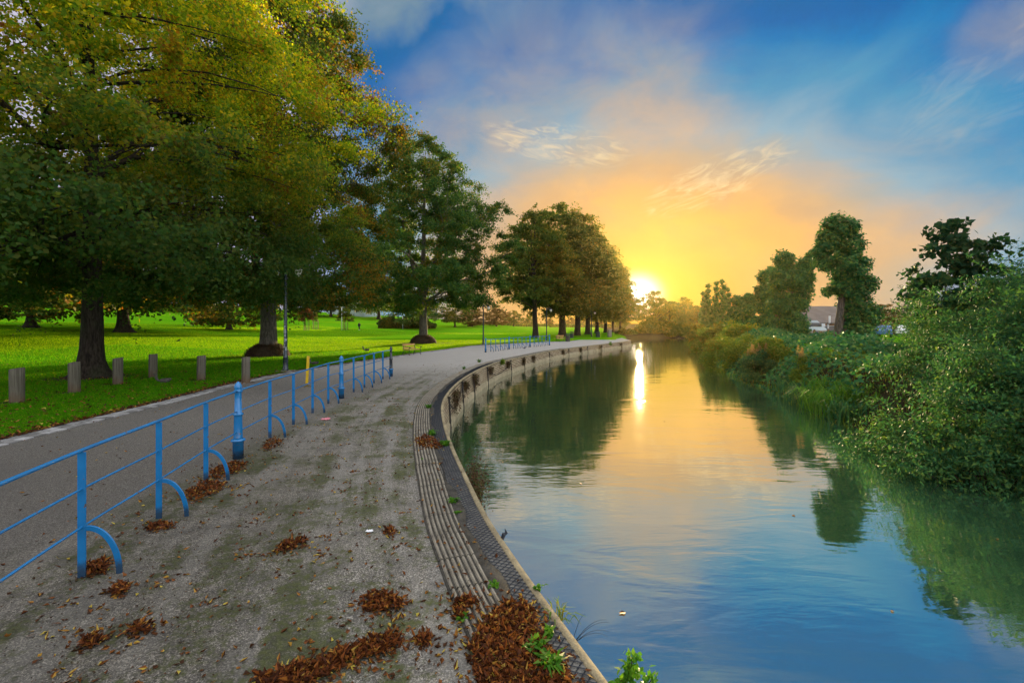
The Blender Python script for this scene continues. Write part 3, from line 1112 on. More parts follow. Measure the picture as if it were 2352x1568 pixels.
def plant_tree(name, label, meshes, loc, leafmat, barkmat='bark', rotz=0.0, scale=1.0, group=None, cat='tree'):
    root = thing(name, label, cat, loc, rotz, group)
    root.scale = (scale,) * 3 if np.isscalar(scale) else scale
    link('trunk', meshes[0], barkmat, root)
    link('crown', meshes[1], leafmat, root)
    return root


def suckers(root, seed, R, h, n, mat='twig_brown'):
    """The mound of twiggy shoots round the foot of an old lime."""
    rng = np.random.default_rng(seed)
    az = rng.uniform(0, 6.28, n)
    u = rng.uniform(0, 1, n) ** 0.6
    ph = rng.uniform(0, 6.28)
    rr = R * (0.75 + 0.25 * u) * (1 + .14 * np.sin(4 * az + ph)) * rng.uniform(0.85, 1.02, n)
    z = h * rng.uniform(0, 1, n)
    rr *= np.sqrt(np.clip(1.05 - (z / h * .9) ** 2, 0.05, 1))
    P = np.stack([rr * np.cos(az), rr * np.sin(az), z], 1)
    N = np.stack([np.cos(az), np.sin(az), np.full(n, .3)], 1)
    q = leaf_quads(rng, P, unit(N), 0.16, 0.035, droop=-0.8)
    o = link('root_shoots', quad_mesh('root_shoots', q), mat, root)
    mb = MB()
    prof = [(R * .97, -.2), (R * .97, h * .15), (R * .88, h * .5), (R * .66, h * .8), (R * .45, h * .97)]
    mb.lathe(prof, n=18)
    link('root_burr', mb.mesh('root_burr', True), 'hedge_earth', o)


def blob_crown(rng, blobs, Y, origin, n, L, W, depth=1.0, flat=1.0, shell=0.45):
    """Leaves filling round masses given as (px, py, radius px) at distance Y; each mass has real depth."""
    C, O, R = [], [], []
    for b in blobs:
        p = back(b[0], b[1], Y) - origin
        r = b[2] * .84 / FPX * Y
        C.append((p.x, p.y + rng.uniform(-.35, .35) * r * depth + (b[3] if len(b) > 3 else 0), p.z))
        R.append(r)
    C, R = np.array(C), np.array(R)
    w = R ** 2
    idx = rng.choice(len(C), n, p=w / w.sum())
    d = unit(rng.normal(0, 1, (n, 3)))
    f = (rng.uniform(shell, 1, n)) ** 0.6
    lump = 1 + .30 * np.sin(d[:, 0] * 5 + idx * 1.7) * np.sin(d[:, 2] * 6 + idx) + 0.12 * np.sin(d[:, 1] * 9 + idx * 2.3)
    wild = rng.uniform(0, 1, n) < 0.11
    f = f * lump * np.where(wild, rng.uniform(1.0, 1.28, n), 1.0)
    P = C[idx] + d * (R[idx] * f)[:, None] * np.array([1, depth, flat])
    return leaf_quads(rng, P, unit(d * .8 + np.array([0, 0, .45])), L, W), C, R


def build_trees():
    # --- the big lime just over the lawn, its skirts hanging towards the camera
    b1 = at(211, 866)
    m = tree_meshes(11, 25, [(3.4, 6.0), (4.2, 8.8), (6.5, 9.0), (10, 9.3), (14, 8.9), (18, 7.0), (22, 4.4), (25, 1.0)], 4.0, 0.41, 900, 400000, 1.25, 0.125, 0.105,
                    n_main=16, n_twigs=380, thick=0.17, flare=1.9, lump=.15)
    plant_tree('lime_tree', 'huge lime tree with yellowing leaves standing behind the wooden posts, trunk bare and dark', m, b1, 'lime_leaf_yellowing', rotz=0.6)
    # low dark skirts of the same row: second lime with a burr at its foot
    b2 = at(615, 818)
    m = tree_meshes(23, 29, [(3.7, 7.0), (5.0, 8.3), (8, 8.2), (12, 7.9), (16.5, 8.5), (20, 7.4), (24, 5.9), (27, 3.8), (29, 1.2)], 4.4, 0.62, 700, 270000, 1.2, 0.165, 0.135,
                    n_main=16, n_twigs=360, thick=0.19, forks=2, flare=1.5, lump=.16)
    t = plant_tree('lime_tree', 'tall spreading lime tree behind the stickered lamp post, twiggy brown growth round its foot', m, b2, 'lime_leaf_olive', 'bark_grey', 2.1)
    suckers(t, 3, 1.55, 0.85, 5200)
    b3 = at(972, 788)
    m = tree_meshes(37, 26.5, [(4.2, 4.0), (5.2, 8.0), (7.5, 9.8), (11, 9.9), (14, 9.3), (17.5, 8.0), (21, 6.0), (24, 3.6), (26.5, 0.9)], 4.6, 0.60, 640, 165000, 1.25, 0.23, 0.175,
                    n_main=16, n_twigs=280, thick=0.19, forks=2, flare=1.4)
    t = plant_tree('lime_tree', 'dense dark green conical lime tree right behind the wooden slatted bench by the first railing', m, b3, 'lime_leaf_green', 'bark_grey', 0.4)
    suckers(t, 4, 1.75, 1.0, 3600)

    # --- the avenue running up-river to the sun
    prof = [(5.0, 3.2), (6.0, 5.2), (8.5, 6.0), (12, 5.6), (15.5, 4.8), (18, 3.4), (20, 1.0)]
    va = tree_meshes(41, 20, prof, 4.6, 0.50, 230, 40000, 1.05, 0.29, 0.22, n_main=13, n_twigs=200, thick=0.17, forks=2, flare=1.4)
    vb = tree_meshes(43, 20, [(3.6, 3.5), (5.0, 5.6), (8.5, 6.4), (12, 6.0), (15.5, 5.0), (18, 3.3), (20, 1.0)], 3.6, 0.55, 270, 46000, 1.15, 0.31, 0.23, n_main=13, n_twigs=160, thick=0.17, forks=1, flare=1.4)
    row = [((1230, 777.5), 21.2, va, 'first lime of the avenue beyond the far railing, its bare trunk and forks showing', 1.02, 0.3),
           ((1291, 774), 24.0, vb, 'second lime of the avenue, tallest, behind the far bench and the dark litter bins', 1.12, 1.4),
           ((1326, 771.8), 22.5, va, 'third lime of the avenue, its wide foot just past the dark litter bins', 1.15, 2.9),
           ((1350, 769.0), 21.0, vb, 'fourth lime of the avenue, behind the far lamp post, golden in the haze', 1.05, 4.0),
           ((1371, 766.5), 20.0, va, 'fifth lime of the avenue, over the low dark box beside the walk', 1.05, 5.2),
           ((1391, 765.0), 19.0, vb, 'sixth lime of the avenue, behind the tall grey cabinet at the bend of the walk', 1.05, 0.9),
           ((1408, 763.5), 17.0, va, 'seventh lime of the avenue, smallest but one, close to the low sun', 1.0, 2.2),
           ((1424, 762.5), 14.0, vb, 'last and smallest lime of the avenue, its edge against the sun', 1.0, 3.5)]
    for k, (px, h, mm, lab, wide, rz) in enumerate(row):
        p = at(*px)
        sc = (h / 20 * wide, h / 20 * wide, h / 20)
        if k < 2:
            t = plant_tree('avenue_lime_tree', lab, mm, p, 'row_leaf', 'bark', rz, sc, 'limes in the avenue along the walk')
            if k == 0:
                ta = t
            else:
                tb = t
        else:
            copy_tree(ta if mm is va else tb, p, rz, sc, lab)

    # --- trees far back on the park's slope
    bg = tree_meshes(51, 12, [(2.2, 3.4), (3.5, 5.2), (6, 5.6), (9, 4.2), (11, 2.2), (12, .6)], 2.2, 0.38, 150, 15000, 1.0, 0.36, 0.26, n_main=9, n_twigs=60, thick=0.12)
    bh = tree_meshes(53, 12, [(1.2, 3.6), (2.5, 5.6), (5, 6.2), (8, 5.0), (10.5, 2.8), (12, .8)], 1.4, 0.34, 150, 14000, 1.1, 0.38, 0.28, n_main=9, n_twigs=60, thick=0.12)
    far = [((283, 763), 17.0, bg, 'lime_leaf_dark', 'broad tree in the shadow just right behind the huge lime, thick dark trunk', 1.25),
           ((526, 757), 10.5, bh, 'lime_leaf_olive', 'smaller yellowing tree on the slope between the two big limes, low hanging skirts', 1.35),
           ((70, 752), 13.0, bh, 'lime_leaf_olive', 'olive yellow tree far left on the slope behind the huge lime', 1.3),
           ((-90, 790), 15.0, bg, 'lime_leaf_olive', 'tree at the left edge of the lawn with yellowing low branches', 1.2),
           ((420, 716), 13.0, bh, 'lime_leaf_dark', 'dark tree at the top of the slope behind the yellowing smaller tree', 1.2),
           ((160, 706), 14.0, bg, 'lime_leaf_dark', 'tall tree along the top of the slope at the far left', 1.2),
           ((300, 708), 12.0, bh, 'lime_leaf_green', 'middle tree along the top of the slope above the broad shaded tree', 1.2),
           ((600, 722), 13.0, bg, 'lime_leaf_dark', 'tree on the skyline of the slope hidden behind the spreading lime', 1.2),
           ((700, 726), 13.0, bh, 'lime_leaf_dark', 'dark tree on the skyline above the first caged sapling', 1.2),
           ((946, 753.5), 9.5, bh, 'lime_leaf_green', 'bright green low spreading tree with a bush under it, left of the conical lime', 1.45),
           ((870, 733), 14.0, bg, 'lime_leaf_green', 'green tree on the slope above the walking person', 1.3),
           ((760, 727), 11.0, bg, 'lime_leaf_dark', 'tree on the skyline behind the pale building', 1.2),
           ((1045, 751), 7.5, bg, 'lime_leaf_dark', 'dark tree far behind the conical lime on its right side', 1.25),
           ((1085, 750), 6.5, bh, 'brown_leaf_tree', 'brownish tree at the far side of the lawn left of the tall lantern post', 1.2),
           ((1140, 749.5), 7.0, bh, 'brown_leaf_tree', 'russet brown tree far behind the lawn between lantern post and avenue', 1.2),
           ((1180, 749.5), 6.5, bg, 'lime_leaf_dark', 'dark bare stemmed tree at the far lawn edge left of the avenue', 1.2),
           ((1262, 749.5), 6.0, bh, 'brown_leaf_tree', 'brown tree glimpsed under the avenue branches far beyond the lawn', 1.3),
           ((1212, 750), 6.5, bh, 'lime_leaf_dark', 'dark tree far behind the first avenue lime, left of its trunk', 1.3),
           ((1312, 750), 6.5, bh, 'brown_leaf_tree', 'brown tree far beyond the lawn between the second and third avenue limes', 1.5),
           ((1338, 750), 6.2, bh, 'lime_leaf_dark', 'dark tree far behind the third avenue lime', 1.5),
           ((1378, 751), 6.2, bh, 'brown_leaf_tree', 'brown tree far behind the fifth avenue lime', 1.5),
           ((1418, 752), 6.0, bh, 'lime_leaf_dark', 'dark tree far behind the end of the avenue', 1.5)]
    first = {}
    for px, h, mm, mt, lab, wide in far:
        p = at(*px)
        h = max(h, 6)
        sc = (h / 12 * wide, h / 12 * wide, h / 12)
        key = (id(mm), mt)
        if key not in first:
            if mm[1].users:
                mm2 = (mm[0], mm[1].copy())
                mm2[1].materials.clear()
            else:
                mm2 = mm
            first[key] = plant_tree('park_tree', lab, mm2, p, mt, 'bark', len(first) * 1.3, sc, 'trees round the far lawn')
        else:
            copy_tree(first[key], p, px[0] * 0.37, sc, lab)

    # --- trees where the river ends
    e1 = [(back(1503, 770, 132), 11.6, 0.95, 'rounded tree at the end of the river, right beside the setting sun'),
          (back(1538, 771, 150), 9.5, 1.25, 'low tree at the river end, right of the rounded tree beside the sun'),
          (back(1572, 771, 160), 11.5, 0.8, 'thin crowned tree standing above the far bank, left of the slender poplar group'),
          (back(1602, 771, 150), 8.0, 1.3, 'bushy tree at the river end in front of the poplar group')]
    t0 = None
    for p, h, wide, lab in e1:
        p.z = -0.2
        sc = (h / 12 * wide, h / 12 * wide, h / 12)
        if t0 is None:
            mm2 = (bh[0], bh[1].copy())
            mm2[1].materials.clear()
            t0 = plant_tree('riverside_tree', lab, mm2, p, 'row_leaf', 'bark', 0.5, sc, 'trees at the end of the river')
        else:
            copy_tree(t0, p, p.x, sc, lab)

    # --- young trees in wire cages
    young = tree_meshes(61, 3.4, [(1.5, .55), (2.1, .85), (2.8, .7), (3.4, .2)], 1.4, 0.05, 30, 1500, 0.35, 0.22, 0.16, n_main=5, n_twigs=14, thick=0.03, flare=1.1)
    y0 = None
    for px, lab, mt, sc in (((703, 758.5), 'red leaved sapling in a wire cage, left of the other saplings', 'red_leaf_tree', 1.35),
                            ((724, 756.0), 'thin nearly leafless sapling inside the middle wire cage', 'lime_leaf_dark', (0.45, 0.45, 1.2)),
                            ((793, 757.5), 'spreading orange and green sapling by the caged stand with white bits', 'lime_leaf_olive', (1.7, 1.7, 1.3))):
        p = at(*px)
        mm2 = (young[0], young[1].copy())
        mm2[1].materials.clear()
        plant_tree('young_tree', lab, mm2, p, mt, 'bark', px[0], sc, None, 'young tree')
    return b1, b2, b3


base1, base2, base3 = build_trees()


# ------------------------------------------------------------------ right bank: ivy-clad poplars, shrubs
def poplar(seed, label, foot, Y, blobs, n, stems, leaf=(0.17, 0.15), depth=0.95):
    rng = np.random.default_rng(seed)
    Y0, Y = Y, Y * 0.72
    o = Vector(((foot[0] - CX) / FPX * Y, Y, RZ))
    root = thing('poplar_tree', label, 'tree', o)
    q, C, R = blob_crown(rng, blobs, Y, o, n, leaf[0] * .85, leaf[1] * .85, depth=depth, shell=0.45)
    link('crown', quad_mesh('crown', q), 'ivy_leaf', root)
    mb = MB()
    for pts, r0, r1 in stems:
        P = [back(x, y, Y) - o for x, y in pts]
        P[0] = Vector((P[0].x, P[0].y, -0.3)) if pts[0][1] > 740 else P[0]
        S = spline([tuple(p) for p in P], 6)
        rr = np.linspace(r0, r1, len(S)) * .72
        if pts[0][1] > 740:
            rr[:4] *= np.array([1.7, 1.4, 1.2, 1.1])
        k0 = len(mb.v)
        mb.tube(S, rr, 14)
        V = np.array(mb.v[k0:])
        for j in range(len(V)):
            c = S[j // 14] if j // 14 < len(S) else S[-1]
            e = 1 + .14 * math.sin(5 * 2 * math.pi * (j % 14) / 14 + seed) + .05 * math.sin(9 * 6.28 * (j % 14) / 14)
            V[j] = c + (V[j] - c) * e
        mb.v[k0:] = [tuple(v) for v in V]
    link('trunk', mb.mesh('trunk', True), 'bark_grey', root)
    return root


def shrub(name, label, foot, w, h, n, mat, leaf, seed, depth=1.0, cat='shrub', group=None, dome=0.55, stems=9, plume=None, zoff=-0.05):
    """A many-stemmed bush: stems from the foot, leaf masses on a dome."""
    rng = np.random.default_rng(seed)
    root = thing(name, label, cat, foot, 0.0, group)
    K = 26
    az = rng.uniform(0, 6.28, K)
    el = np.arcsin(rng.uniform(0.02, 1, K))
    C = np.stack([np.cos(az) * np.cos(el) * w * .72, np.sin(az) * np.cos(el) * w * .72 * depth, np.sin(el) * h * .78 + h * .06], 1)
    C *= rng.uniform(.82, 1.08, (K, 1))
    R = min(w, h) * rng.uniform(.24, .40, K)
    idx = rng.integers(0, K, n)
    d = unit(rng.normal(0, 1, (n, 3)))
    f = rng.uniform(.25, 1, n) ** .5 * np.where(rng.uniform(0, 1, n) < .10, rng.uniform(1, 1.28, n), 1)
    P = C[idx] + d * (R[idx] * f)[:, None] * np.array([1, 1, .8])
    P[:, 2] = np.abs(P[:, 2] - zoff) + zoff
    q = leaf_quads(rng, P, unit(d * .6 + np.array([0, 0, .6])), *leaf, droop=0.2)
    link('foliage', quad_mesh('foliage', q), mat, root)
    mb = MB()
    for k in range(stems):
        c = C[k % K]
        p0 = np.array([c[0] * .12, c[1] * .12, -0.4])
        mid = (p0 + c) / 2 + np.array([0, 0, .2 * h]) + rng.normal(0, .08 * w, 3)
        ts = np.linspace(0, 1, 7)[:, None]
        mb.tube((1 - ts) ** 2 * p0 + 2 * ts * (1 - ts) * mid + ts ** 2 * c, np.linspace(.006 * h + .006, .005, 7), 5, cap=False)
        # straggling leafy shoots
    link('stems', mb.mesh('stems', True), 'bark', root)
    if plume:
        qs = []
        for k in range(plume):
            a, rr = rng.uniform(0, 6.28), w * rng.uniform(0, .55)
            top = np.array([math.cos(a) * rr, math.sin(a) * rr * depth, h * rng.uniform(.85, 1.12)])
            m_ = 140
            u = rng.uniform(0, 1, m_)
            P = top + np.stack([rng.normal(0, .05, m_) * (1.2 - u), rng.normal(0, .05, m_) * (1.2 - u), (u - .5) * .42], 1)
            qs.append(leaf_quads(rng, P, rng.normal(0, 1, (m_, 3)), .05, .02, droop=-.5))
        link('plumes', quad_mesh('plumes', np.concatenate(qs)), 'plume', root)
    return root


def spray_shrub(name, label, foot, w, h, n, seed):
    """A willowy shrub: many thin stems, each ending in a loose leafy spray; long shoots stand out of the top."""
    rng = np.random.default_rng(seed)
    root = thing(name, label, 'shrub', foot, 0.0, 'willowy shrubs on the right bank')
    prof = [(-.1, w * .80), (h * .15, w * .98), (h * .4, w), (h * .62, w * .84), (h * .82, w * .55), (h * .98, w * .18)]
    C, out = crown_clumps(rng, prof, int(50 + 22 * w * h), .32)
    ns = int(6 * w * w + 8)
    top = np.argsort(-(C[:, 2] + rng.uniform(0, h * .5, len(C))))[:ns]
    q = [spray_leaves(rng, C, out, n, .60, .098, .036, flat=.8, droop=.25, upb=.6)]
    mb = MB()
    for i in rng.permutation(len(C))[:70]:
        c = C[i]
        p0 = np.array([c[0] * .15 + rng.normal(0, .12), c[1] * .15 + rng.normal(0, .12), -.4])
        mid = (p0 + c) / 2 + np.array([0, 0, .16 * h]) + rng.normal(0, .10 * w, 3)
        ts = np.linspace(0, 1, 7)[:, None]
        mb.tube((1 - ts) ** 2 * p0 + 2 * ts * (1 - ts) * mid + ts ** 2 * c, np.linspace(.020, .004, 7), 4, cap=False)
    for i in top:
        d = out[i] * rng.uniform(.1, .8) + np.array([0, 0, rng.uniform(.5, 1.2)]) + rng.normal(0, .2, 3)
        d /= np.linalg.norm(d)
        L = rng.uniform(.45, 1.1)
        ts = np.linspace(0, 1, 6)[:, None]
        pts = C[i] + d * ts * L + out[i] * (ts ** 2) * .18 - np.array([0, 0, .12]) * ts ** 2
        mb.tube(pts, np.linspace(.008, .002, 6), 4, cap=False)
        m_ = int(46 * L / .8)
        u = rng.uniform(0, 1, m_)
        P = np.stack([np.interp(u, ts[:, 0], pts[:, k]) for k in range(3)], 1) + rng.normal(0, .035, (m_, 3))
        q.append(leaf_quads(rng, P, rng.normal(0, .5, (m_, 3)) + np.array([0, 0, .7]), .11, .034, droop=-.25))
    link('foliage', quad_mesh('foliage', np.concatenate(q)), 'willow_leaf', root)
    link('stems', mb.mesh('stems', True), 'bark', root)
    return root


def on_bank(px, py):
    return at(px, py, lambda x, y: bank_z(x, y))


def build_right_bank():
    poplar(71, 'tallest ivy clad poplar with a bare grooved foot, right of the gap of light', (1930, 805), 36,
           [(1925, 522, 36), (1900, 545, 26), (1952, 560, 40), (1895, 600, 26), (1940, 610, 46), (1930, 655, 32), (1965, 660, 40), (1990, 650, 24), (1968, 705, 36), (1985, 720, 34), (1955, 690, 28), (1956, 735, 30), (1980, 790, 38), (1972, 755, 38), (1958, 770, 30),
            (1965, 765, 34), (1880, 578, 18), (1903, 668, 13), (1960, 610, 34), (1900, 560, 30), (1955, 520, 20), (1905, 515, 20), (1990, 775, 22)], 27000,
           [(((1927, 806), (1926, 760), (1932, 700), (1940, 600), (1940, 530)), .36, .10), (((1938, 806), (1940, 750), (1955, 690), (1975, 640)), .26, .08)])
    poplar(72, 'ivy clad poplar whose leaning head meets the tallest one over the gap of light', (1832, 785), 56,
           [(1805, 598, 27), (1788, 640, 30), (1822, 640, 33), (1848, 608, 22), (1868, 588, 17), (1792, 695, 35), (1832, 690, 32), (1815, 740, 36), (1846, 655, 22), (1800, 765, 28),
            (1838, 755, 24), (1884, 592, 13), (1858, 635, 16)], 20000,
           [(((1838, 785), (1832, 740), (1820, 680), (1808, 610)), .42, .12), (((1832, 740), (1845, 680), (1862, 630), (1876, 590)), .24, .08)], (0.24, 0.2))
    poplar(73, 'third ivy clad poplar, left of the leaning one', (1768, 783), 68,
           [(1757, 638, 18), (1752, 672, 21), (1772, 625, 14), (1764, 705, 24), (1758, 740, 24), (1772, 665, 18)], 11000,
           [(((1766, 783), (1763, 720), (1760, 640)), .42, .12)], (0.28, 0.24))
    poplar(74, 'fourth ivy clad poplar, short and slim', (1722, 782), 84,
           [(1722, 685, 14), (1718, 708, 18), (1724, 735, 20), (1730, 700, 12)], 7000, [(((1722, 782), (1722, 720), (1721, 680)), .4, .12)], (0.33, 0.28))
    poplar(75, 'fifth ivy clad poplar, short, beside the slender poplar group', (1694, 782), 92,
           [(1694, 690, 13), (1692, 715, 16), (1696, 740, 18)], 6000, [(((1694, 782), (1694, 720), (1694, 685)), .4, .12)], (0.35, 0.3))
    rng = np.random.default_rng(76)
    for k, (x, top, wd) in enumerate(((1614, 674, 9), (1628, 656, 10), (1644, 650, 12), (1660, 646, 12), (1674, 664, 10))):
        bl = [(x + rng.uniform(-3, 3), y, wd * (.45 + .75 * (y - top) / 90)) for y in np.arange(top, 775, 12)]
        lab = ['leftmost slender poplar of the hazy group over the river bend', 'second slender poplar of the hazy group, a step taller', 'middle slender poplar of the hazy group over the river bend',
               'tallest slender poplar of the hazy group', 'rightmost slender poplar of the hazy group, next to the ivy clad poplars'][k]
        t = poplar(80 + k, lab, (x, 782), 100, bl, 4500, [(((x, 782), (x, 720), (x, top + 4)), .3, .06)], (0.36, 0.2))
        t['group'] = 'slender poplars over the river bend'

    # bushes along the water, near to far
    lst = [  # name, label, px, py(foot), halfwidth px, height px, material, leaf, n, plume
        ('olive_bush', 'rounded olive green bush with rusty top over the water', 1652, 872, 44, 92, 'olive_bush_leaf', (.14, .06), 9000, 0),
        ('buddleia_bush', 'bush with tan dried flower plumes leaning over the water', 1742, 884, 40, 66, 'willow_leaf', (.13, .045), 8000, 12),
        ('buddleia_bush', 'small bush with one pale tan plume standing before the ivy bank', 1838, 900, 22, 76, 'olive_bush_leaf', (.10, .035), 3200, 5),
        ('green_bush', 'fresh green bush behind the rounded olive bush', 1716, 842, 48, 60, 'olive_bush_leaf', (.15, .07), 8000, 0),
        ('green_bush', 'broad green bush under the leaning ivy clad poplar', 1772, 850, 50, 64, 'olive_bush_leaf', (.16, .08), 9000, 0),
        ('green_bush', 'bush below the third ivy clad poplar, pale green', 1700, 810, 46, 62, 'olive_bush_leaf', (.19, .1), 6000, 0),
        ('green_bush', 'hazy bush on the waterline left of the rounded olive bush', 1622, 822, 34, 56, 'olive_bush_leaf', (.19, .1), 6000, 0),
        ('green_bush', 'hazy bush below the slender poplars', 1652, 800, 38, 50, 'row_leaf', (.24, .12), 5000, 0),
        ('green_bush', 'far bush where the right bank turns', 1606, 796, 28, 40, 'row_leaf', (.27, .15), 5000, 0),
        ('green_bush', 'dark far bush overhanging the river bend', 1582, 788, 26, 36, 'row_leaf', (.3, .17), 5000, 0),
        ('green_bush', 'farthest bush of the right bank, below the thin crowned tree', 1562, 782, 24, 30, 'row_leaf', (.33, .2), 5000, 0)]
    for k, (nm, lab, px, py, hw, hh, mt, lf, n, pl) in enumerate(lst):
        p = on_bank(px, py - 14)
        s = p.y / FPX
        shrub(nm, lab, p, hw * s * 1.1, hh * s, n, mt, lf, 100 + k, plume=pl)
    # far left bank beyond the bend: a dark bushy rim at the end of the water
    for k, (px, py, hw, hh, lab) in enumerate(((1440, 771, 26, 18, 'low bush at the tip of the promenade, under the sun'), (1482, 769, 30, 26, 'bush at the water end below the rounded tree'),
                                               (1524, 770, 30, 24, 'bush at the water end, middle of the far rim'), (1560, 771, 28, 22, 'bush at the water end, right of the far rim'))):
        p = at(px, py, flat_z(-0.6))
        s = p.y / FPX
        shrub('rim_bush', lab, p, hw * s * 1.2, hh * s, 5000, 'row_leaf', (.34, .2), 130 + k, group='bushes at the end of the water')

    # the big willowy shrubs at the right edge
    big = [('willow_shrub', 'huge willowy shrub filling the right edge over the dark water', (14.3, 11.6), 2.8, 3.2, 95000, 1),
           ('willow_shrub', 'tall willowy shrub with yellow leaves just left of the huge one, below the maple', (16.0, 15.4), 1.7, 2.9, 62000, 2),
           ('willow_shrub', 'willowy shrub at the far right in front of the white building', (17.6, 14.2), 3.0, 4.0, 52000, 3),
           ('willow_shrub', 'low leafy shrub trailing into the water at the right edge', (9.7, 9.4), 1.25, 1.6, 24000, 4),
           ('willow_shrub', 'low brownish shrub at the waterline between reeds and the huge shrub', (12.7, 12.5), 1.1, 1.5, 36000, 5),
           ('willow_shrub', 'leafy shrub behind the tall one, left of the maple, against the cars', (19.8, 20.5), 1.9, 3.1, 28000, 6),
           ('willow_shrub', 'dark shrub at the very right edge of the bank', (12.8, 8.6), 2.2, 2.4, 42000, 7),
           ('willow_shrub', 'middle sized shrub spilling over the water in front of the huge one', (11.8, 10.4), 1.6, 1.8, 42000, 8),
           ('willow_shrub', 'small shrub dipping its twigs in the water left of the trailing low one', (9.75, 10.9), 1.0, 1.2, 16000, 9)]
    for nm, lab, (x, y), w, h, n, k in big:
        z = float(bank_z(x, y))
        spray_shrub(nm, lab, (x, y, z), w, h, int(n * .8), 150 + k)
    # maple sapling rising out of them
    m = tree_meshes(91, 5.0, [(2.3, .9), (3.2, 1.3), (4.0, 1.15), (4.7, .75), (5.35, .25)], 2.0, 0.06, 80, 3200, 0.34, 0.17, 0.17, n_main=8, n_twigs=30, thick=0.035, flare=1.2, lump=.3)
    plant_tree('maple_sapling', 'dark maple sapling rising above the willowy shrubs near the white building', m, (15.55, 16, 0.1), 'maple_leaf', 'bark', 0.0, 1.05)


build_right_bank()


# ------------------------------------------------------------------ ground cover, reeds, lawn grass, fallen leaves
def build_cover():
    rng = np.random.default_rng(7)
    # ivy over the bank
    n = 60000
    x = rng.uniform(9.5, 32, n)
    y = rng.uniform(15, 48, n)
    d = dist_to(RB, x, y)
    side = river_side(x, y)
    ok = (side > 0) & (d > 0.35) & (d < 4.6 + 2.4 * np.sin(y * .4) + np.clip(y - 24, 0, 8) * .4) & (y < 44)
    x, y, d = x[ok], y[ok], d[ok]
    mound = (0.35 + 0.5 * np.sin(x * .9 + 1) * np.sin(y * .7) + .45) * sm(.3, 2.2, d)
    z = bank_z(x, y) + mound * rng.uniform(.55, 1.0, len(x)) + rng.uniform(0, .12, len(x))
    N = np.stack([-rng.uniform(.1, .8, len(x)), -rng.uniform(.0, .6, len(x)), np.ones(len(x))], 1)
    q = leaf_quads(rng, np.stack([x, y, z], 1), unit(N), .17, .14, droop=.3)
    tag(link('ivy_cover', quad_mesh('ivy_cover', q), 'ivy_leaf'), 'glossy ivy sprawling over the right bank below the poplars', 'ivy', kind='stuff')
    # rough bank herbs along the right water line
    n = 60000
    x = rng.uniform(8, 34, n)
    y = rng.uniform(8, 90, n)
    d = dist_to(RB, x, y)
    ok = (river_side(x, y) > 0) & (d > 0.05) & (d < 2.6 + 3.5 * (y < 30))
    x, y = x[ok], y[ok]
    z = bank_z(x, y) - .05
    m_ = len(x)
    h = rng.uniform(.15, .5, m_)
    a = rng.uniform(0, 6.28, m_)
    lean = rng.uniform(.1, .7, m_) * h
    t = np.stack([np.cos(a), np.sin(a)], 1)
    s = np.stack([-np.sin(a), np.cos(a)], 1) * .018
    V = np.empty((m_, 4, 3))
    b = np.stack([x, y, z], 1)
    V[:, 0] = b
    V[:, 1] = b + np.c_[t * lean[:, None] * .35 + s, h * .6]
    V[:, 2] = b + np.c_[t * lean[:, None], h]
    V[:, 3] = b + np.c_[t * lean[:, None] * .35 - s, h * .6]
    tag(link('bank_grass', quad_mesh('bank_grass', V), 'olive_bush_leaf'), 'rough grass and herbs along the right water line', 'grass', kind='stuff')
    # sword-leaved sedge clumps at the water, each a plant
    spots = [(1848, 925, 1.1, 'sedge clump with long arching leaves, first from the bushes along the water'), (1880, 938, 1.2, 'sedge clump with pale flattened leaves over the water'),
             (1915, 950, 1.2, 'large sedge clump in the middle of the waterside clumps'), (1950, 968, 1.1, 'sedge clump nearest the brownish waterline shrub'),
             (1900, 905, 1.0, 'sedge clump up the bank below the tallest poplar'), (1960, 925, 1.0, 'sedge clump up the bank beside the tall willowy shrub'),
             (1810, 895, 1.0, 'sedge clump beside the bush with one tan plume')]
    for k, (px, py, h, lab) in enumerate(spots):
        p = on_bank(px, py)
        r2 = np.random.default_rng(200 + k)
        V = []
        for i in range(150):
            a = r2.uniform(0, 6.28)
            c = np.array([r2.normal(0, .28), r2.normal(0, .28), -.1])
            L = h * r2.uniform(.6, 1.15)
            out = r2.uniform(.25, .95)
            u = np.array([math.cos(a), math.sin(a), 0])
            s = np.array([-math.sin(a), math.cos(a), 0]) * .015
            pts = [c, c + u * out * L * .25 + np.array([0, 0, L * .5]), c + u * out * L * .62 + np.array([0, 0, L * .72]), c + u * out * L + np.array([0, 0, L * (.75 - .35 * out)])]
            wds = (1, 1.15, .9, .12)
            for j in range(3):
                V.append([pts[j] - s * wds[j], pts[j] + s * wds[j], pts[j + 1] + s * wds[j + 1], pts[j + 1] - s * wds[j + 1]])
        o = link('sedge_clump', quad_mesh('sedge_clump', np.array(V)), 'fresh_leaf' if k % 3 else 'willow_leaf', None, p)
        tag(o, lab, 'sedge', 'sedge clumps by the water')


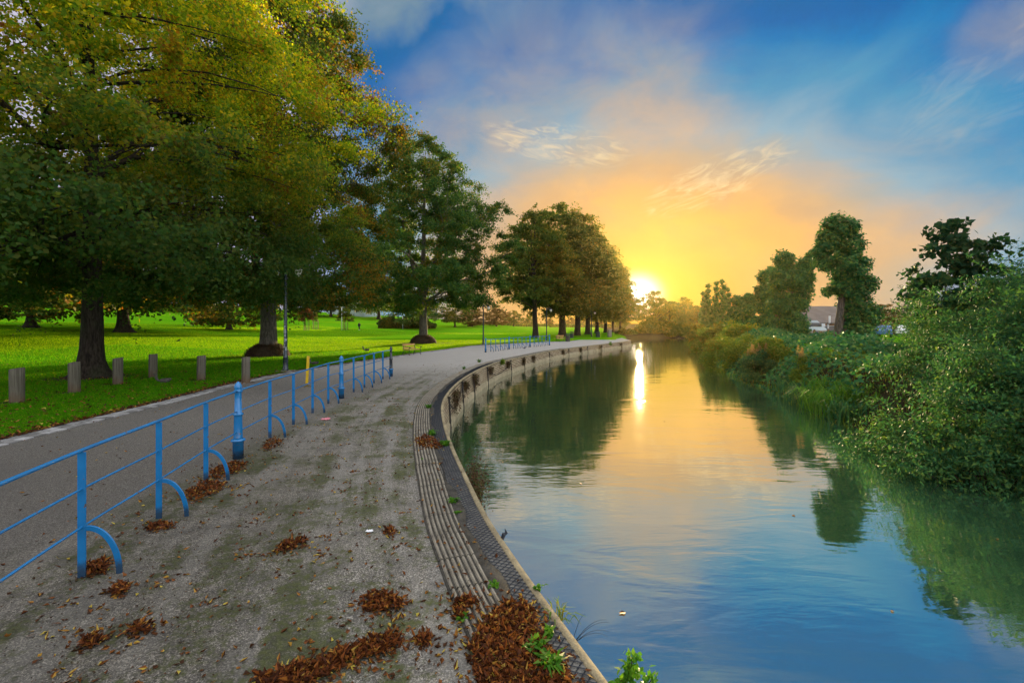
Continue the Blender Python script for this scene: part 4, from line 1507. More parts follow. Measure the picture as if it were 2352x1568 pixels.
def lawn_grass():
    rng = np.random.default_rng(8)
    n = 260000
    # density falls off with distance
    y = 6.0 * np.exp(rng.uniform(0, 1, n) * math.log(40 / 6.0))
    xl = np.interp(y, walk_left[:, 1], walk_left[:, 0])
    x = xl - 0.50 - np.abs(rng.normal(0, .14, n)) - rng.uniform(0, 1, n) ** 1.15 * np.minimum(y * 1.25 - 8, 26)
    bare = np.ones(n, bool)
    for (bx, by, br) in BARE:
        r = np.hypot(x - bx, (y - by))
        bare &= r > br * rng.uniform(.5, 1.05, n)
    x, y = x[bare], y[bare]
    n = len(x)
    z = lawn_z(x, y) - .035
    h = rng.uniform(.045, .10, n) * (1 + y / 45)
    wd = .0042 * (1 + y / 9)
    a = rng.uniform(0, 6.28, n)
    t = np.stack([np.cos(a), np.sin(a)], 1) * (h * rng.uniform(.1, .9, n))[:, None]
    s = np.stack([-np.sin(a), np.cos(a)], 1) * wd[:, None]
    b = np.stack([x, y, z], 1)
    V = np.empty((n, 4, 3))
    V[:, 0] = b + np.c_[s, np.zeros(n)]
    V[:, 1] = b - np.c_[s, np.zeros(n)]
    V[:, 2] = b + np.c_[t * .6 - s * .5, h * .7]
    V[:, 3] = b + np.c_[t, h]
    # longer, coarser tufts on the far lawn, low sun's yellow painted into them
    n = 420000
    y = 30 * np.exp(rng.uniform(0, 1, n) * math.log(105 / 30))
    xl = np.interp(y, walk_left[:, 1], walk_left[:, 0])
    x = xl - .4 - rng.uniform(0, 1, n) * np.where(y > 60, 75, 48)
    z = lawn_z(x, y) - .03
    h = rng.uniform(.05, .12, n)
    a = rng.uniform(0, 6.28, n)
    t = np.stack([np.cos(a), np.sin(a)], 1) * (h * rng.uniform(.1, .7, n))[:, None]
    s = np.stack([-np.sin(a), np.cos(a)], 1) * (rng.uniform(.008, .020, n) * (y / 40))[:, None]
    b = np.stack([x, y, z], 1)
    F = np.empty((n, 4, 3))
    F[:, 0] = b + np.c_[s, np.zeros(n)]
    F[:, 1] = b - np.c_[s, np.zeros(n)]
    F[:, 2] = b + np.c_[t * .6 - s * .5, h * .7]
    F[:, 3] = b + np.c_[t, h]
    tag(link('sun_tinted_grass', quad_mesh('sun_tinted_grass', F), 'grass_sun_tint'), 'longer grass over the far lawn, painted sunlit yellow green', 'grass', kind='stuff')
    tag(link('grass', quad_mesh('grass', V), 'grass_blade'), 'short bright green grass of the park lawn', 'grass', kind='stuff')


def curled_leaf(rng, P, L, W, curl=.5, tilt=.5):
    """One dead leaf as two quads folded on the midrib and curling at the tip."""
    n = len(P)
    N = unit(np.stack([rng.normal(0, tilt, n), rng.normal(0, tilt, n), np.ones(n)], 1))
    a = rng.uniform(0, 6.28, n)
    T = np.stack([np.cos(a), np.sin(a), np.zeros(n)], 1)
    T = unit(T - N * (T * N).sum(1)[:, None])
    S = np.cross(N, T)
    l = L * rng.uniform(.45, 1.45, n)[:, None]
    w = W * rng.uniform(.6, 1.3, n)[:, None]
    up = N * (curl * rng.uniform(-.2, 1, n))[:, None] * w
    V = np.empty((n, 2, 4, 3))
    b, m, e = P, P + T * l * .5 - N * w * .1, P + T * l + N * l * (curl * rng.uniform(-.1, .6, n))[:, None]
    for k, sg in ((0, 1), (1, -1)):
        V[:, k, 0] = b
        V[:, k, 1] = b + T * l * .35 + S * w * .5 * sg + up
        V[:, k, 2] = e
        V[:, k, 3] = m
    return V.reshape(-1, 4, 3)


STRAY = []


def leaf_litter():
    rng = np.random.default_rng(9)
    pts = []
    # over the walk: thicker by the railing and on the mossy strip
    n = 3600
    y = 2.0 * np.exp(rng.uniform(0, 1, n) * math.log(26 / 2.0))
    xr = np.interp(y, quay[:, 1], quay[:, 0])
    xl = np.interp(y, walk_left[:, 1], walk_left[:, 0])
    u = rng.uniform(0, 1, n)
    x = xr - 0.15 - u * (xr - xl - .2)
    keep = rng.uniform(0, 1, n) < np.where(x > -5, .75, .16)
    x, y = x[keep], y[keep]
    # clusters
    for _ in range(90):
        cy = 2.2 * math.exp(rng.uniform(0, 1) * math.log(14 / 2.2))
        cr = np.interp(cy, quay[:, 1], quay[:, 0])
        cx = cr - .7 - rng.uniform(0, 1) ** .8 * 3.2
        k = rng.integers(3, 12)
        x = np.r_[x, cx + rng.normal(0, .06, k)]
        y = np.r_[y, cy + rng.normal(0, .045, k)]
    for s in STRAY:          # leaves blown loose from the heaps
        s = s + rng.normal(0, 1, s.shape) * rng.choice([.04, .09, .2], len(s), p=[.5, .35, .15])[:, None]
        s = s[s[:, 0] < np.interp(s[:, 1], quay[:, 1], quay[:, 0]) - .06]
        x, y = np.r_[x, s[:, 0]], np.r_[y, s[:, 1]]
    pts.append(np.stack([x, y, walk_z(x, y) + .008 + .022 * (x > np.interp(y, quay[:, 1], quay[:, 0]) - .69)], 1))
    q1 = curled_leaf(rng, pts[0], .044, .027, .6, .35)
    tag(link('fallen_leaves', quad_mesh('fallen_leaves', q1), 'fallen_leaf'), 'brown and yellow leaves scattered over the promenade', 'leaves', kind='stuff')
    # crumbs of leaf, grit and twig trodden over the walk
    n = 9000
    y = 2.0 * np.exp(rng.uniform(0, 1, n) * math.log(22 / 2.0))
    xr = np.interp(y, quay[:, 1], quay[:, 0])
    x = xr - .2 - rng.beta(1.2, 1.6, n) * 5.0
    k = (np.sin(x * 2.3 + y * .4) + np.sin(y * 1.1 - x) + rng.normal(0, 1, n)) > .1
    x, y = x[k], y[k]
    qc = curled_leaf(rng, np.stack([x, y, walk_z(x, y) + .006 + .022 * (x > np.interp(y, quay[:, 1], quay[:, 0]) - .69)], 1), .020, .008, .4, .3)
    tag(link('leaf_crumbs', quad_mesh('leaf_crumbs', qc), 'crumb'), 'dark crumbs of leaf and twig trodden over the promenade', 'debris', kind='stuff')
    n = 3600
    y = 7 * np.exp(rng.uniform(0, 1, n) * math.log(34 / 7.0))
    xl = np.interp(y, walk_left[:, 1], walk_left[:, 0])
    x = xl - .30 - rng.uniform(0, 1, n) ** 2.2 * np.minimum(y * 1.2 - 6, 18)
    for (bx, by, br) in BARE:
        k = int(60 * br)
        x = np.r_[x, bx + rng.normal(0, br * .8, k)]
        y = np.r_[y, by + rng.normal(0, br * .8, k)]
    q2 = curled_leaf(rng, np.stack([x, y, lawn_z(x, y) + .045], 1), .085, .06, .5, .35)
    tag(link('lawn_leaves', quad_mesh('lawn_leaves', q2), 'fallen_leaf'), 'yellow and brown leaves lying in the lawn grass', 'leaves', kind='stuff')


def floating_leaves():
    rng = np.random.default_rng(31)
    n = 70
    y = rng.uniform(3.5, 45, n)
    xl, xr = np.interp(y, LB[:, 1], LB[:, 0]), np.interp(y, RB[:, 1], RB[:, 0])
    x = xl + .3 + (xr - xl - .6) * np.where(rng.uniform(0, 1, n) < .6, rng.beta(.4, 3, n), rng.uniform(0, 1, n))
    q = curled_leaf(rng, np.stack([x, y, np.full(n, WATER + .006)], 1), .075, .05, .2, .08)
    tag(link('floating_leaves', quad_mesh('floating_leaves', q), 'fallen_leaf'), 'a few yellow and brown leaves floating on the river', 'leaves', kind='stuff')


floating_leaves()


def soil_patches():
    rng = np.random.default_rng(10)
    for k, (x, y, r) in enumerate(BARE):
        v = [(x, y, float(lawn_z(x, y)) + .012)]
        n = 26
        ph = rng.uniform(0, 6.28)
        for i in range(n):
            a = 6.283 * i / n
            rr = r * (1 + .22 * math.sin(3 * a + ph) + .1 * math.sin(7 * a) + rng.uniform(-.08, .08))
            px, py = x + rr * math.cos(a), y + rr * math.sin(a)
            v.append((px, py, float(lawn_z(px, py)) + .006))
        f = [(0, 1 + i, 1 + (i + 1) % n) for i in range(n)]
        tag(MB().add(v, f).build('bare_soil', 'soil'), kind='structure')


WOOD_POSTS = [at(39, 926), at(171, 902.5), at(271, 883.5), at(351.5, 868), at(462, 874.7), at(564.5, 879.3)]
LAMP_FOOT = at(656, 853)
BARE = [(p.x - .22, p.y, .40) for p in WOOD_POSTS] + [(base1.x + .2, base1.y - .2, 1.7), (base2.x, base2.y, 3.0), (base3.x, base3.y, 3.4), (LAMP_FOOT.x - .25, LAMP_FOOT.y, .45)]
build_cover()
soil_patches()
lawn_grass()


# ------------------------------------------------------------------ leaf heaps and weeds on the walk
def heap(label, outline, n, h, size=(.046, .026), cat='leaf pile'):
    n = int(n * 1.35)
    h *= .42
    """A heap of dead leaves over a polygon seen in the photograph, thickest inside."""
    P = np.array([at(px, py, walk_z)[:2] for px, py in outline])
    c = P.mean(0)
    rng = np.random.default_rng(int(abs(c[0] * 1000)) + n)
    lo, hi = P.min(0), P.max(0)
    pts = []
    while len(pts) < n:
        q = rng.uniform(lo, hi)
        inside = False
        j = len(P) - 1
        for i in range(len(P)):
            if (P[i, 1] > q[1]) != (P[j, 1] > q[1]) and q[0] < (P[j, 0] - P[i, 0]) * (q[1] - P[i, 1]) / (P[j, 1] - P[i, 1]) + P[i, 0]:
                inside = not inside
            j = i
        if inside:
            pts.append(q)
    pts = np.array(pts)
    pts[:, 0] = np.minimum(pts[:, 0], np.interp(pts[:, 1], quay[:, 1], quay[:, 0]) - .05)
    d = dist_to(np.vstack([P, P[:1]]), pts[:, 0], pts[:, 1])
    z = .028 + h * np.minimum(1, d / max(.04, .30 * np.sqrt(np.prod(hi - lo)))) * rng.uniform(.1, 1, n)
    STRAY.append(pts[rng.uniform(0, 1, n) < .65])
    q = curled_leaf(rng, np.stack([pts[:, 0] - c[0], pts[:, 1] - c[1], z], 1), size[0], size[1], .9, .60)
    o = link('leaf_pile', quad_mesh('leaf_pile', q), 'dead_leaf', None, (c[0], c[1], float(walk_z(*c))))
    return tag(o, label, cat, 'heaps of dead leaves on the promenade')


heap('big heap of wet rust brown leaves against the netted quay edge at the bottom', [(1130, 1412), (1168, 1388), (1222, 1398), (1232, 1440), (1262, 1500), (1300, 1540), (1318, 1600), (1100, 1600), (1085, 1530), (1076, 1490), (1100, 1450)], 1500, .05)
heap('long drift of rust leaves slanting across the bottom of the walk', [(590, 1562), (700, 1530), (760, 1512), (840, 1478), (900, 1460), (930, 1476), (890, 1500), (800, 1528), (740, 1560), (640, 1590), (600, 1590)], 620, .035)
heap('compact pile of brown leaves in the middle of the walk above the long drift', [(832, 1375), (880, 1364), (930, 1384), (925, 1398), (870, 1408), (836, 1408)], 190, .04)
heap('short tail of leaves at the right end of the long drift', [(950, 1470), (990, 1462), (994, 1476), (960, 1486)], 60, .03)
heap('leaf clump caught on the ribbed paving just left of the big heap', [(1042, 1388), (1088, 1374), (1090, 1392), (1062, 1402), (1066, 1424), (1048, 1424)], 120, .03)
heap('thin drift of leaves beside the second railing post', [(430, 1128), (470, 1108), (520, 1112), (500, 1132), (455, 1152), (432, 1158)], 220, .03)
heap('dark red drift of leaves at the foot of the first blue column', [(480, 1098), (490, 1078), (540, 1062), (570, 1066), (545, 1084), (505, 1104)], 240, .03)
heap('small leaf tuft inside the hoop of the nearest railing post', [(198, 1300), (222, 1290), (248, 1296), (240, 1318), (202, 1322)], 110, .03)
heap('leaf patch between the nearest and the second railing post', [(338, 1206), (370, 1202), (402, 1208), (372, 1222), (342, 1224)], 80, .025)
heap('small leaf clump on the walk right of the nearest railing post', [(252, 1356), (280, 1344), (300, 1354), (276, 1370), (254, 1370)], 70, .03)
heap('little leaf clump near the bottom left corner', [(186, 1476), (210, 1464), (238, 1472), (220, 1488), (190, 1490)], 60, .025)
heap('little leaf clump with one yellow leaf in the lower left', [(298, 1448), (320, 1436), (342, 1446), (330, 1460), (304, 1462)], 60, .025)
heap('stretched row of leaf bits left of the middle of the walk', [(636, 1256), (680, 1244), (704, 1236), (700, 1250), (660, 1268), (640, 1268)], 90, .022)
heap('low leaf mound with weeds on the ribbed paving where the wall bends', [(956, 1012), (975, 1000), (1005, 1012), (1018, 1030), (990, 1036), (962, 1028)], 260, .05)
heap('leaf scatter under the third railing post beyond the first column', [(598, 1030), (625, 1008), (655, 1012), (640, 1026), (612, 1038)], 110, .02)
heap('small pile of brown leaves a little left of the ribbed paving', [(880, 1220), (900, 1214), (906, 1232), (892, 1236)], 45, .025)


leaf_litter()


def weed(label, px, py, h, n, zf=walk_z, name='weed_tuft', mat='fresh_leaf', width=.03, spread=1.0, loc=None, group='green weeds on the quay'):
    p = loc or at(px, py, zf)
    rng = np.random.default_rng(int(px * 7 + py))
    V = []
    for i in range(n):
        a = rng.uniform(0, 6.28)
        L = h * rng.uniform(.55, 1.2)
        o_ = rng.uniform(.2, .95) * spread
        u = np.array([math.cos(a), math.sin(a), 0])
        s = np.array([-math.sin(a), math.cos(a), 0]) * width * rng.uniform(.6, 1.2)
        c = np.array([rng.normal(0, h * .18), rng.normal(0, h * .18), 0])
        p1 = c + u * o_ * L * .45 + np.array([0, 0, L * .55])
        p2 = c + u * o_ * L + np.array([0, 0, L * (.8 - .4 * o_)])
        V.append([c - s * .25, c + s * .25, p1 + s * .5, p1 - s * .5])
        V.append([p1 - s * .5, p1 + s * .5, p2 + s * .08, p2 - s * .08])
    o = link(name, quad_mesh(name, np.array(V)), mat, None, p)
    return tag(o, label, 'weed', group)


for a in [('broad leaved weed growing through the big leaf heap by the netting', 1262, 1540, .13, 60), ('grassy green weed in the right half of the big leaf heap', 1228, 1500, .11, 70),
          ('upright bright rosette at the top right of the big leaf heap', 1256, 1462, .10, 26), ('single pale rosette in the middle of the big leaf heap', 1142, 1522, .07, 14),
          ('bright green tuft below the leaf clump on the ribbed paving', 1062, 1424, .06, 26), ('weed on the bare strip left of the netting, near the third joint', 1040, 1156, .10, 40),
          ('tiny tuft beside the netting at the ribbed paving edge', 1050, 1182, .06, 20), ('leafy tuft in the low leaf mound at the wall bend', 992, 1000, .16, 60),
          ('bushy weed at the wall edge beside the low leaf mound', 1024, 1024, .15, 60), ('weed on the ribbed paving above the low leaf mound', 984, 938, .16, 50),
          ('tiny tuft in a paving joint where the ribs start to curve', 970, 1056, .05, 16), ('weed at the netting edge above the big leaf heap', 1236, 1356, .07, 24),
          ('small weed cluster between ribs and netting above the heap', 1134, 1350, .07, 26), ('grass tuft at the far end of the ribbed paving', 1066, 848, .22, 40),
          ('small bush of weeds on the coping of the far wall', 1101, 832, .3, 40)]:
    weed(*a)


def at_quay(px, py_hint=None, near=False):
    """Index of the quay point that appears at pixel column px (the far side of the bend unless near)."""
    cols = CX + FPX * quay[:, 0] / np.maximum(quay[:, 1], .5)
    ok = (quay[:, 1] < 12.2) & (quay[:, 1] > 1.5) if near else quay[:, 1] > 12.4
    idx = np.where(ok)[0]
    return int(idx[np.argmin(abs(cols[idx] - px))])


qT = unit(np.gradient(quay, axis=0))
qN = np.stack([-qT[:, 1], qT[:, 0]], 1)


def wall_things():
    rng = np.random.default_rng(12)

    def on_wall(i, z, d=.05):
        p = quay[i] - qN[i] * d
        return np.array([p[0], p[1], z])
    places = ((1027, 'near the sharpest bend'), (1058, 'just past the bend, behind the tangled roots'), (1084, 'below the dark wall plant'), (1116, 'beside the hanging roots'),
              (1171, 'third of the way along the far wall'), (1202, 'below the small brown wall plant'), (1260, 'right of the first hanging chain loops'),
              (1305, 'between the two chain loops'), (1349, 'last before the wall turns hazy'))
    ids = [at_quay(px) for px, _ in places]
    for i, (px, lab) in zip(ids, places):
        t = float(walk_z(*quay[i])) - .12
        a, b = on_wall(i, t, .07), on_wall(i, WATER - .3, .14)
        mb = MB()
        k0 = np.linspace(0, 1, 14)
        pts = [a + (b - a) * u + np.array([qT[i][0], qT[i][1], 0]) * .012 * math.sin(40 * u) for u in k0]
        mb.tube(pts, [.026 + .010 * (j % 2) for j in range(14)], 6)
        mb.box(a + np.array([0, 0, .03]), (.09, .09, .06))
        o = mb.build('mooring_chain', 'chain_metal')
        tag(o, 'dark chain hanging straight down the brick wall, ' + lab, 'chain', 'upright chains on the quay wall')
    loops = ((0, 1, 'loop of chain sagging between the first two upright chains at the bend'), (3, 4, 'chain loop across the bricks between hanging roots and wall plant'),
             (6, 7, 'first of the two neat chain loops on the hazy far wall'), (7, 8, 'second neat chain loop on the far wall, nearer the sun'))
    for a, b, lab in loops:
        i, j = ids[a], ids[b]
        mb = MB()
        pts, rad = [], []
        steps = 40
        for k in range(steps + 1):
            u = k / steps
            q = int(round(i + (j - i) * u))
            t = float(walk_z(*quay[q])) - .18
            sag = .52 * (1 - (2 * u - 1) ** 2)
            pts.append(on_wall(q, t - sag, .075) + rng.normal(0, .004, 3))
            rad.append(.024 if k % 2 else .014)
        P = np.array(pts)
        P[:, 0] = np.convolve(np.r_[P[:2, 0][::-1], P[:, 0], P[-2:, 0]], np.ones(5) / 5, 'valid')
        P[:, 1] = np.convolve(np.r_[P[:2, 1][::-1], P[:, 1], P[-2:, 1]], np.ones(5) / 5, 'valid')
        mb.tube(P, rad, 6)
        tag(mb.build('chain_loop', 'chain_metal'), lab, 'chain', 'slack chain loops on the quay wall')
    # plants rooted in the wall
    plants = ((1040, .55, 'tangled roots and dead plant hanging on the wall at the bend'), (1062, .40, 'leafy dead clump low on the wall past the bend'),
              (1086, .48, 'dark wall plant hanging from the coping over an upright chain'), (1122, .42, 'dry brown roots hanging in the middle of the near wall'),
              (1150, .34, 'green weed bush on the coping of the curved wall'), (1164, .30, 'small dark clump on the bricks below the coping'),
              (1200, .36, 'small brown plant hanging from the coping'), (1222, .36, 'reddish brown plant on the wall past the small brown one'),
              (1290, .30, 'dark tuft high on the hazy wall'), (1332, .45, 'rusty patch of creeper low on the hazy wall'), (1378, .55, 'creeper mass drooping over the far wall'),
              (1400, .5, 'grassy tuft crowning the far wall near its end'), (1425, .5, 'creeper near the tip of the wall'))
    for px, r, lab in plants:
        i = at_quay(px)
        t = float(walk_z(*quay[i]))
        n = 420
        u = rng.uniform(0, 1, n)
        green = 'green' in lab or 'grassy' in lab
        base = on_wall(i, t - (.0 if green else .12), .06)
        st = rng.integers(0, 11, n)          # ragged strands of unequal length
        sx, sl, sd = rng.normal(0, .42, 11) * r, rng.uniform(.35, 1.5, 11) * r, rng.normal(0, .35, 11) * r
        side = sx[st] + sd[st] * u + rng.normal(0, .05, n) * (1.4 - u) * r
        z = rng.uniform(-.35, .45, n) * r if green else -u * sl[st] + rng.normal(0, .05, n) * r
        side[:90] = rng.uniform(-1, 1, 90) * r * .9
        z[:90] = rng.normal(-.04, .05, 90)
        outw = np.abs(rng.normal(.05, .06, n))
        P = np.stack([side * qT[i][0] - qN[i][0] * outw, side * qT[i][1] - qN[i][1] * outw, z], 1)
        q = leaf_quads(rng, P, np.tile(np.array([-qN[i][0], -qN[i][1], .4]), (n, 1)), .11, .04, droop=.8)
        o = link('wall_plant', quad_mesh('wall_plant', q), 'olive_bush_leaf' if green else 'twig_brown', None, base)
        tag(o, lab, 'plant', 'plants rooted in the quay wall')
    # brown dry bush under the coping beside the near bend
    i = at_quay(1060, near=True)
    p = on_wall(i, -.22, .14)
    n = 1500
    P = rng.normal(0, 1, (n, 3)) * np.array([.10, .26, .20]) + np.array([.06, 0, -.10])
    q = leaf_quads(rng, P, rng.normal(0, 1, (n, 3)) + np.array([.5, -.5, .6]), .055, .018, droop=.2)
    tag(link('dry_plant', quad_mesh('dry_plant', q), 'twig_brown', None, p), 'brown dried bush growing from the wall just over the water at the near bend', 'plant')
    # the leafy stems rising in front of the water at the bottom edge
    for k, (px, top, Y, lab) in enumerate(((1455, 1506, 2.9, 'tall leafy green stem rising beside the quay at the bottom edge'), (1498, 1556, 2.9, 'short leafy shoots at the bottom edge, right of the tall stem'),
                                           (1428, 1556, 2.9, 'round leafy shoot at the bottom edge, left of the tall stem'))):
        tip = back(px, top, Y)
        foot = Vector((np.interp(Y, quay[:, 1], quay[:, 0]) + .02, Y + .05, -.50))
        root = thing('leafy_plant', lab, 'plant', foot, 0, 'leafy plants growing from the wall by the bottom edge')
        mb = MB()
        d = np.array(tip - foot)
        ts = np.linspace(0, 1, 12)[:, None]
        pts = ts * d + np.array([d[0], 0, 0]) * (np.sqrt(ts) - ts) * .9
        mb.tube(pts, np.linspace(.008, .003, 12), 5)
        link('stem', mb.mesh('stem', True), 'twig_brown', root)
        n = 230
        u = rng.uniform(.35, 1.0, n)
        P = np.stack([np.interp(u, ts[:, 0], pts[:, c]) for c in range(3)], 1) + rng.normal(0, .022, (n, 3))
        q = leaf_quads(rng, P, rng.normal(0, .6, (n, 3)) + np.array([0, -.5, .8]), .046, .026, droop=.1)
        link('foliage', quad_mesh('foliage', q), 'fresh_leaf', root)
    # thin grass stems arching over the water
    mb = MB()
    foot = Vector((np.interp(3.25, quay[:, 1], quay[:, 0]) + .05, 3.25, -.1))
    for tx, ty in ((1392, 1434), (1398, 1440), (1400, 1462), (1396, 1472), (1345, 1420)):
        tip = np.array(back(tx, ty, 3.2) - foot)
        ts = np.linspace(0, 1, 9)[:, None]
        pts = ts * tip + np.array([0, 0, .07]) * np.sin(ts * 2.6)
        mb.tube(pts, np.linspace(.0022, .0009, 9), 4)
    tag(mb.build('grass_stems', 'net_black', loc=foot), 'thin dark grass stems arching out over the water', 'grass stem')
    weed('spiky grass tuft leaning out from the coping above the big leaf heap', 1290, 1424, .20, 34, mat='olive_bush_leaf', width=.012,
         loc=Vector((np.interp(3.45, quay[:, 1], quay[:, 0]) + .06, 3.45, -.08)))
    i = at_quay(1148, near=True)
    mb = MB()
    p = on_wall(i, .0, .03)
    mb.tube([p, p + np.array([.02, 0, .05]), p + np.array([.045, .01, .06]), p + np.array([.03, .01, .10])], [.02, .022, .016, .004], 6)
    tag(mb.build('net_knot', 'net_black'), 'black knotted end of netting sticking up from the quay edge', 'netting')


wall_things()
HAZE = True


# ------------------------------------------------------------------ railings and columns
def column(label, p, matname, s=1.0, group=None):
    root = thing('cast_iron_column', label, 'bollard', p, 0, group)
    prof = [(.080, -.05), (.080, .27), (.088, .275), (.106, .285), (.108, .30), (.098, .315), (.072, .325), (.067, .34), (.060, .69), (.062, .70), (.076, .705), (.078, .72), (.070, .735), (.055, .74),
            (.050, 1.06), (.052, 1.07), (.064, 1.08), (.066, 1.10), (.058, 1.115), (.058, 1.135), (.062, 1.15), (.056, 1.185), (.040, 1.215), (.022, 1.235), (.006, 1.25)]
    k = next(i for i, q in enumerate(prof) if q[1] > .32)
    mb = MB().lathe([(r * s, z * s) for r, z in prof[:k + 1]], n=24)
    link('base', mb.mesh('base', True), 'blue_paint', root)
    j = next(i for i, q in enumerate(prof) if q[1] > 1.069)
    mb = MB().lathe([(r * s, z * s) for r, z in prof[k:j + 1]], n=24)
    link('shaft', mb.mesh('shaft', True), matname, root)
    mb = MB().lathe([(r * s, z * s) for r, z in prof[j:]], n=24)
    link('cap', mb.mesh('cap', True), matname, root)
    return root


def railing(label, a, b, posts, ends, top=1.10, rails=(.765, .435), group=None, pw=.060, thin=.016, fade=1.0):
    """Posts between two columns a and b, each with its quarter hoop towards the river; three rails threaded through."""
    a, b = Vector(a), Vector(b)
    root = thing('blue_railing', label, 'railing', a, 0, group)
    path = [a] + posts + [b]

    def run(zfrac, r, name, n):
        pts = [Vector((p.x - a.x, p.y - a.y, p.z - a.z + zfrac)) for p in path]
        S = spline([tuple(p) for p in pts], 5)
        mb = MB().tube(S, r, n)
        link(name, mb.mesh(name, True), 'blue_paint', root)
    run(top, .017, 'top_rail', 8)
    for z in rails:
        run(z, .0105, 'lower_rail', 8)
    for k, p in enumerate(posts):
        q, r = path[k], path[k + 2]
        d = (r - q)
        d.z = 0
        d.normalize()
        nrm = Vector((d.y, -d.x, 0))            # towards the river
        o = p - a
        rz = math.atan2(nrm.y, nrm.x)
        mb = MB().box((0, 0, (top - .017) / 2 - .03), (pw, thin, top - .017 + .06))
        po = mb.build('post', 'blue_paint', root, loc=o, bevel=.003)
        po.rotation_euler = (0, 0, rz)
        w, h = .30, rails[1] + .012
        n = 15
        rows_i, rows_o = [], []
        bt = .046
        for i in range(n):
            t = i / (n - 1) * math.pi / 2
            rows_o.append((pw / 2 + (w - pw / 2) * math.sin(t), h * math.cos(t)))
            rows_i.append((pw / 2 + (w - bt - pw / 2) * math.sin(t), (h - bt) * math.cos(t)))
        rows_o.append((w, -.06))
        rows_i.append((w - bt, -.06))
        mb = MB()
        v = []
        for (xo, zo), (xi, zi) in zip(rows_o, rows_i):
            v += [(xo, -thin / 2, zo), (xo, thin / 2, zo), (xi, thin / 2, zi), (xi, -thin / 2, zi)]
        f = []
        for i in range(len(rows_o) - 1):
            for k2 in range(4):
                a0, a1 = i * 4 + k2, i * 4 + (k2 + 1) % 4
                f.append((a0, a1, a1 + 4, a0 + 4))
        f += [(3, 2, 1, 0), tuple(range(len(v) - 4, len(v)))]
        mb.add(v, f)
        ho = mb.build('hoop', 'blue_paint', po, bevel=.003)
    return root


def foot(px, py):
    return at(px, py, walk_z)


c1, c2, c3 = foot(547, 1052), foot(784, 914.5), foot(898, 864)
start = Vector((-2.55, 0.35, 0))
column('first blue cast column of the near railing, tallest in the picture', c1, 'blue_paint')
column('second blue column of the near railing, before the yellow post', c2, 'blue_paint')
column('black painted column with blue foot at the far end of the near railing', c3, 'black_paint')
railing('nearest section of blue railing, running out of the picture at lower left', start, c1, [Vector((-3.03, 1.55, 0)), Vector((-3.36, 2.62, 0)), foot(188, 1325), foot(365, 1190), foot(473, 1105)], 2,
        group='blue railing sections')
railing('middle section of the near blue railing, between the two blue columns', c1, c2, [foot(620, 1005), foot(674, 975), foot(718, 948), foot(754, 927)], 2, group='blue railing sections')
railing('last section of the near blue railing, ending at the black column', c2, c3, [foot(812.3, 900.5), foot(837, 890), foot(859, 879.4), foot(879.4, 870.5)], 2, group='blue railing sections')
fc = [foot(1115.4, 809), foot(1169.3, 801.8), foot(1217.3, 797), foot(1262, 792.8)]
for p, lab in zip(fc, ('first blue column of the far railing, left end', 'second blue column of the far railing', 'third blue column of the far railing', 'last blue column of the far railing, right end')):
    column(lab, p, 'blue_paint')
for k, lab in enumerate(('left section of the far blue railing', 'middle section of the far blue railing', 'right section of the far blue railing')):
    a, b = fc[k], fc[k + 1]
    ps = []
    for j in range(1, 5):
        q = a.lerp(b, j / 5)
        q.z = float(walk_z(q.x, q.y))
        ps.append(q)
    railing(lab, a, b, ps, 2, group='blue railing sections')

# ------------------------------------------------------------------ wooden posts, yellow post, lamps, benches, bins
labs = ['weathered slant topped wooden post at the left edge of the lawn', 'slant topped wooden post in front of the huge lime trunk, left side', 'wooden post just right of the huge lime trunk',
        'wooden post standing farthest back on the lawn, right of the trunk', 'wooden post between the farthest one and the last one', 'last wooden post, behind the first blue column']
for k, (p, lab) in enumerate(zip(WOOD_POSTS, labs)):
    rng = np.random.default_rng(300 + k)
    h, r, n = (.97, .98, .97, .98, .98, .97)[k], (.155, .150, .148, .145, .142, .138)[k], 22
    mb = MB()
    v = []
    zs = [-.2, .0, .25, .5, .72]
    sl = (.35, .42, .40, .10, .12, .16)[k]
    for z in zs + ['t', 'i']:
        for i in range(n):
            a = 6.2832 * i / n
            rr = r * (1 + .012 * math.sin(3 * a + k))
            if z == 'i':
                rr *= .93
            x, y = rr * math.cos(a), rr * math.sin(a)
            top = h - .02 + sl * x * .55 + (0.006 if z == 'i' else 0)
            v.append((x, y, top if z in ('t', 'i') else z * h / .98))
    f = []
    for j in range(6):
        for i in range(n):
            a0, a1 = j * n + i, j * n + (i + 1) % n
            f.append((a0, a1, a1 + n, a0 + n))
    f.append(tuple(range(6 * n, 7 * n)))
    mb.add(v, f)
    o = mb.build('wooden_post', 'post_wood', smooth=False, loc=p)
    me = o.data
    me.polygons.foreach_set('use_smooth', np.array([len(q.vertices) == 4 and q.index < 5 * n for q in me.polygons]))
    o.rotation_euler = (rng.uniform(-.02, .02), rng.uniform(-.02, .02), 0)
    tag(o, lab, 'post', 'wooden posts along the lawn edge')

p = foot(704.5, 887.5)
root = thing('yellow_post', 'bright yellow square drop post standing on the path behind the railing', 'post', p)
MB().box((0, 0, .51), (.085, .085, 1.10), .25).build('post', 'yellow_paint', root, bevel=.004)
MB().box((.05, -.02, .008), (.24, .16, .014), .25).build('base_plate', 'yellow_paint', root)
root.rotation_euler = (0, math.radians(3.0), 0)


